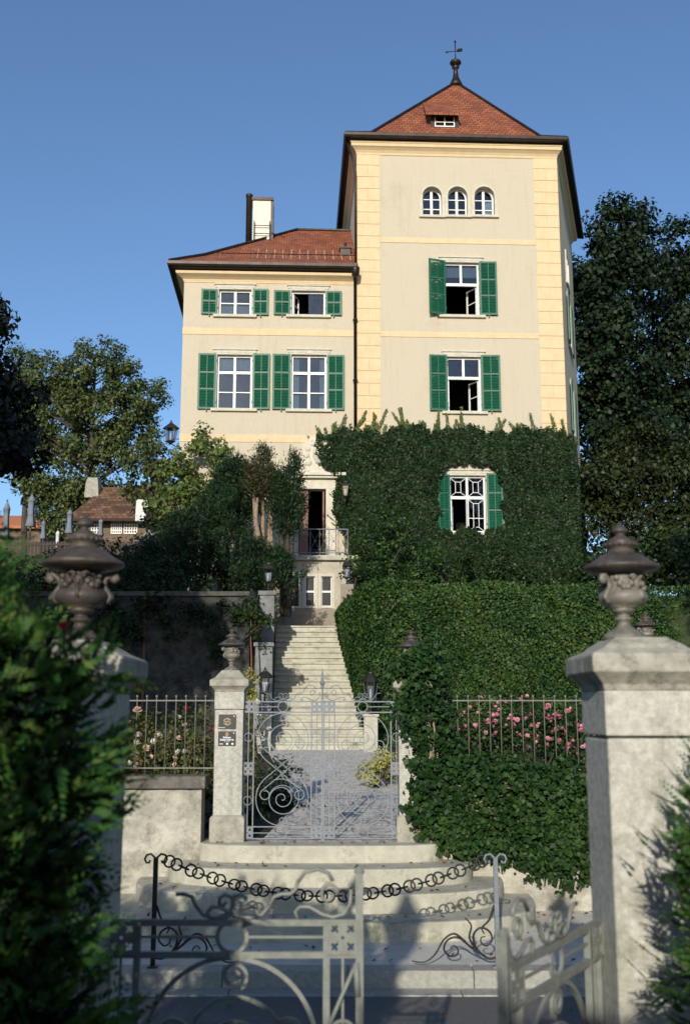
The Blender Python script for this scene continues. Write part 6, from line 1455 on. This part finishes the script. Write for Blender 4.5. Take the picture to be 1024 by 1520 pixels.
# ================================================================== COURTYARD FAR BEHIND THE TERRACE
YG = 43
gh = thing('garden_house', 'small garden house with an old brown tiled roof and lattice windows', 'house', (xat(170,800,YG),YG,7.3)); O = (xat(170,800,YG),YG,7.3)
gx0_, gx1_ = xat(118,760,YG), xat(250,760,YG); ez_ = zat(770,YG-.5); rz_ = zat(723,YG+2)
mb = MB(); mb.box(gx0_+.3,gx1_,YG,YG+4,7.2,ez_); obj('wall', mb, M['brown_wall'], gh, off=O)
mb = MB(); mb.hull8([(gx0_-.35,YG-.6,ez_-.1),(gx1_,YG-.6,ez_-.1),(gx1_,YG+2,rz_-.1),(gx0_+.5,YG+2,rz_-.1)],[(gx0_-.35,YG-.6,ez_),(gx1_,YG-.6,ez_),(gx1_,YG+2,rz_),(gx0_+.5,YG+2,rz_)])
mb.hull8([(gx0_+.5,YG+2.003,rz_-.1),(gx1_,YG+2.003,rz_-.1),(gx1_,YG+4.6,ez_-.1),(gx0_-.35,YG+4.6,ez_-.1)],[(gx0_+.5,YG+2.003,rz_),(gx1_,YG+2.003,rz_),(gx1_,YG+4.6,ez_),(gx0_-.35,YG+4.6,ez_)])
ro_ = obj('roof', mb, M['tile_old'], gh, off=O); l = ro_.data.uv_layers.new(name='UVMap')
for pgn in ro_.data.polygons:
    for li in pgn.loop_indices: co = ro_.data.vertices[ro_.data.loops[li].vertex_index].co; l.data[li].uv = (co.x, co.y*1.25)
cxg = xat(140,722,YG+1.6); mb = MB(); zt_ = zat(711,YG+1.6); mb.rings([[(cxg-.30,YG+1.2,rz_-.6),(cxg+.30,YG+1.2,rz_-.6),(cxg+.30,YG+2,rz_-.6),(cxg-.30,YG+2,rz_-.6)],[(cxg-.25,YG+1.2,rz_+.05),(cxg+.25,YG+1.2,rz_+.05),(cxg+.25,YG+2,rz_+.05),(cxg-.25,YG+2,rz_+.05)],[(cxg-.2,YG+1.3,zt_),(cxg+.2,YG+1.3,zt_),(cxg+.2,YG+1.9,zt_),(cxg-.2,YG+1.9,zt_)]])
obj('chimney', mb, M['cap_dark'], ro_); ro_.children[0].location = (-O[0],-O[1],-O[2])
for (pa,pb) in ((133,152),(166,181),(185,204)):
    a, b = xat(pa,780,YG-.03), xat(pb,780,YG-.03); z1, z0 = zat(774,YG), zat(792,YG); mb = MB()
    for i in range(6): x = a+(b-a)*i/5; mb.box(x-.018,x+.018,YG-.05,YG-.01,z0,z1)
    for i in range(5): z = z0+(z1-z0)*i/4; mb.box(a,b,YG-.052,YG-.012,z-.018,z+.018)
    obj('lattice_window', mb, M['white'], gh, off=O)
# white sheet-metal hood, sloped wall
p = C(213,758,36.6); mb = MB(); mb.rings([[(p[0]-.22,36.3,p[2]-.42),(p[0]+.08,36.3,p[2]-.42),(p[0]+.08,36.9,p[2]-.42),(p[0]-.22,36.9,p[2]-.42)],[(p[0]-.20,36.3,p[2]+.30),(p[0]+.30,36.3,p[2]+.26),(p[0]+.30,36.9,p[2]+.26),(p[0]-.20,36.9,p[2]+.30)],[(p[0]-.15,36.35,p[2]+.36),(p[0]+.25,36.35,p[2]+.32),(p[0]+.25,36.85,p[2]+.32),(p[0]-.15,36.85,p[2]+.36)]])
tag(obj('white_cover', mb, M['parasol_white'], off=(p[0],36.6,p[2]-.42), bevel=.03), 'white covered box above the sloping stone wall', 'cover')
a, b, c_ = C(196,815,36), C(232,770,36), C(240,820,36); mb = MB()
V = [(a[0],36.1,5.0),(c_[0],36.1,5.0),(c_[0],36.1,b[2]),(b[0]-.05,36.1,b[2]),(a[0],36.1,a[2])]; V += [(q[0],36.5,q[2]) for q in V]
mb.add(V, [(0,1,2,3,4),(9,8,7,6,5)]+[(i,5+i,5+(i+1)%5,(i+1)%5) for i in range(5)])
tag(obj('sloping_wall', mb, M['grey_stone'], off=(a[0],36.3,5.0)), 'short sloping grey wall below the white cover', 'wall')
cf = thing('slatted_fence', 'dark slatted fence edging the parasol terrace', 'fence', (-11,38,7.3)); mb = MB()
for i in range(46): x = -13.2+i*.13; mb.box(x+11-.05,x+11+.05,-.015,.015,0,1.0)
obj('slat', mb, M['dark_wood'], cf); mb = MB(); mb.box(-2.25,3.85,-.04,-.016,.85,.93); mb.box(-2.25,3.85,-.04,-.016,.1,.18); obj('rail', mb, M['dark_wood'], cf)
def parasol(label, px, pyt, pyb, Y, mat, w):
    zt, zb = zat(pyt,Y), zat(pyb,Y); x = xat(px,(pyt+pyb)/2,Y)
    p = thing('closed_parasol', label, 'parasol', (x,Y,7.3), 0, 'closed parasols on the terrace'); H = zt-zb
    mb = MB(); mb.tube([(0,0,0),(0,0,zt-7.3+.06)], .03, 7); mb.lathe([(.3,0),(.3,.05),(.06,.07)], n=12); obj('pole', mb, M['gutter'], p)
    mb = MB(); n = 16; rows = []
    for f, r in ((0,1.0),(.06,1.05),(.3,.72),(.55,.62),(.78,.75),(.80,.95),(.9,.55),(1.0,.12)):
        rows.append([(.8*w*r*(1+.22*(-1)**k*(f<.8))*math.cos(2*math.pi*k/n), .8*w*r*(1+.22*(-1)**k*(f<.8))*math.sin(2*math.pi*k/n), zb-7.3+H*f) for k in range(n)])
    w_ = 1; mb.rings(rows); obj('canopy', mb, M[mat], p, smooth=True)
parasol('closed grey parasol with a pale top at the picture edge'.replace(' at the picture edge',' beyond the hedge'), 10, 744, 800, 38.6, 'parasol', .17)
parasol('largest closed grey parasol before the orange roof', 47, 734, 782, 39.5, 'parasol', .2)
parasol('short closed grey parasol beside the largest one', 65, 772, 800, 38.8, 'parasol', .13)
parasol('closed white parasol low on the terrace', 86, 787, 815, 38.5, 'parasol_white', .11)
parasol('closed blue grey parasol next to the tiled garden house', 104, 756, 792, 39.2, 'parasol', .17)
parasol('closed grey parasol in front of the lattice windows', 150, 770, 795, 39.6, 'parasol', .13)
oh = thing('orange_roofed_house', 'distant house with a bright orange tiled roof', 'house', (-27,80,7.0)); O = (-27,80,7)
ze, zr_ = zat(782,80), zat(755,80); xa_, xb_ = xat(-60,770,80), xat(62,770,80)
mb = MB(); mb.box(xa_,xb_,80,86,7,ze); obj('wall', mb, M['brown_wall'], oh, off=O)
mb = MB(); mb.hull8([(xa_,79.5,ze-.2),(xb_+.3,79.5,ze-.2),(xb_+.3,83,zr_-.2),(xa_,83,zr_-.2)],[(xa_,79.5,ze),(xb_+.3,79.5,ze),(xb_+.3,83,zr_),(xa_,83,zr_)]); mb.hull8([(xa_,83.01,zr_-.2),(xb_+.3,83.01,zr_-.2),(xb_+.3,86.5,ze-.2),(xa_,86.5,ze-.2)],[(xa_,83.01,zr_),(xb_+.3,83.01,zr_),(xb_+.3,86.5,ze),(xa_,86.5,ze)])
obj('roof', mb, M['orange_tile'], oh, off=O)

# fallen leaves on the paving
rng = np.random.default_rng(300); Ps = []
for (x0,x1,y0,y1,z,n) in ((-3.5,3.5,10.3,11.0,.152,60),(1.2,3.2,11.2,12.8,.152,120),(-2.4,1.8,11.1,12.4,.0,0),(-.9,.7,13.6,22,None,60),(-3,3,8.3,9.9,.003,26)):
    if n == 0: continue
    x = rng.uniform(x0,x1,n); y = rng.uniform(y0,y1,n); zz = np.full(n, z) if z is not None else .905+GS*(y-13)
    Ps.append(np.stack([x,y,zz+.012],1))
for k, (hw, dep) in enumerate(((1.40,.43),(1.73,.90),(2.06,1.36),(2.38,1.84))):
    n = 22; x = rng.uniform(-hw*.85,hw*.85,n)-.28; y = 13.0-dep*(1-np.abs((x+.28)/hw)**3.2)**(1/3.2)+rng.uniform(.08,.34,n); Ps.append(np.stack([x,y,np.full(n,GB-k*hgt+.012)],1))
P = np.concatenate(Ps); M['dry_leaf'] = leaf_mat('dry_leaves', [(.16,.07,.03),(.24,.13,.05),(.12,.06,.035),(.26,.2,.08)], .7, .1)
tag(link('fallen_leaves', leaf_mesh('fallen_leaves', P, np.tile((0,0,1.0),(len(P),1)), .055, .6, rng, M['dry_leaf'], .3, 0)), 'dry brown leaves scattered over the paving', 'leaves', kind='stuff')
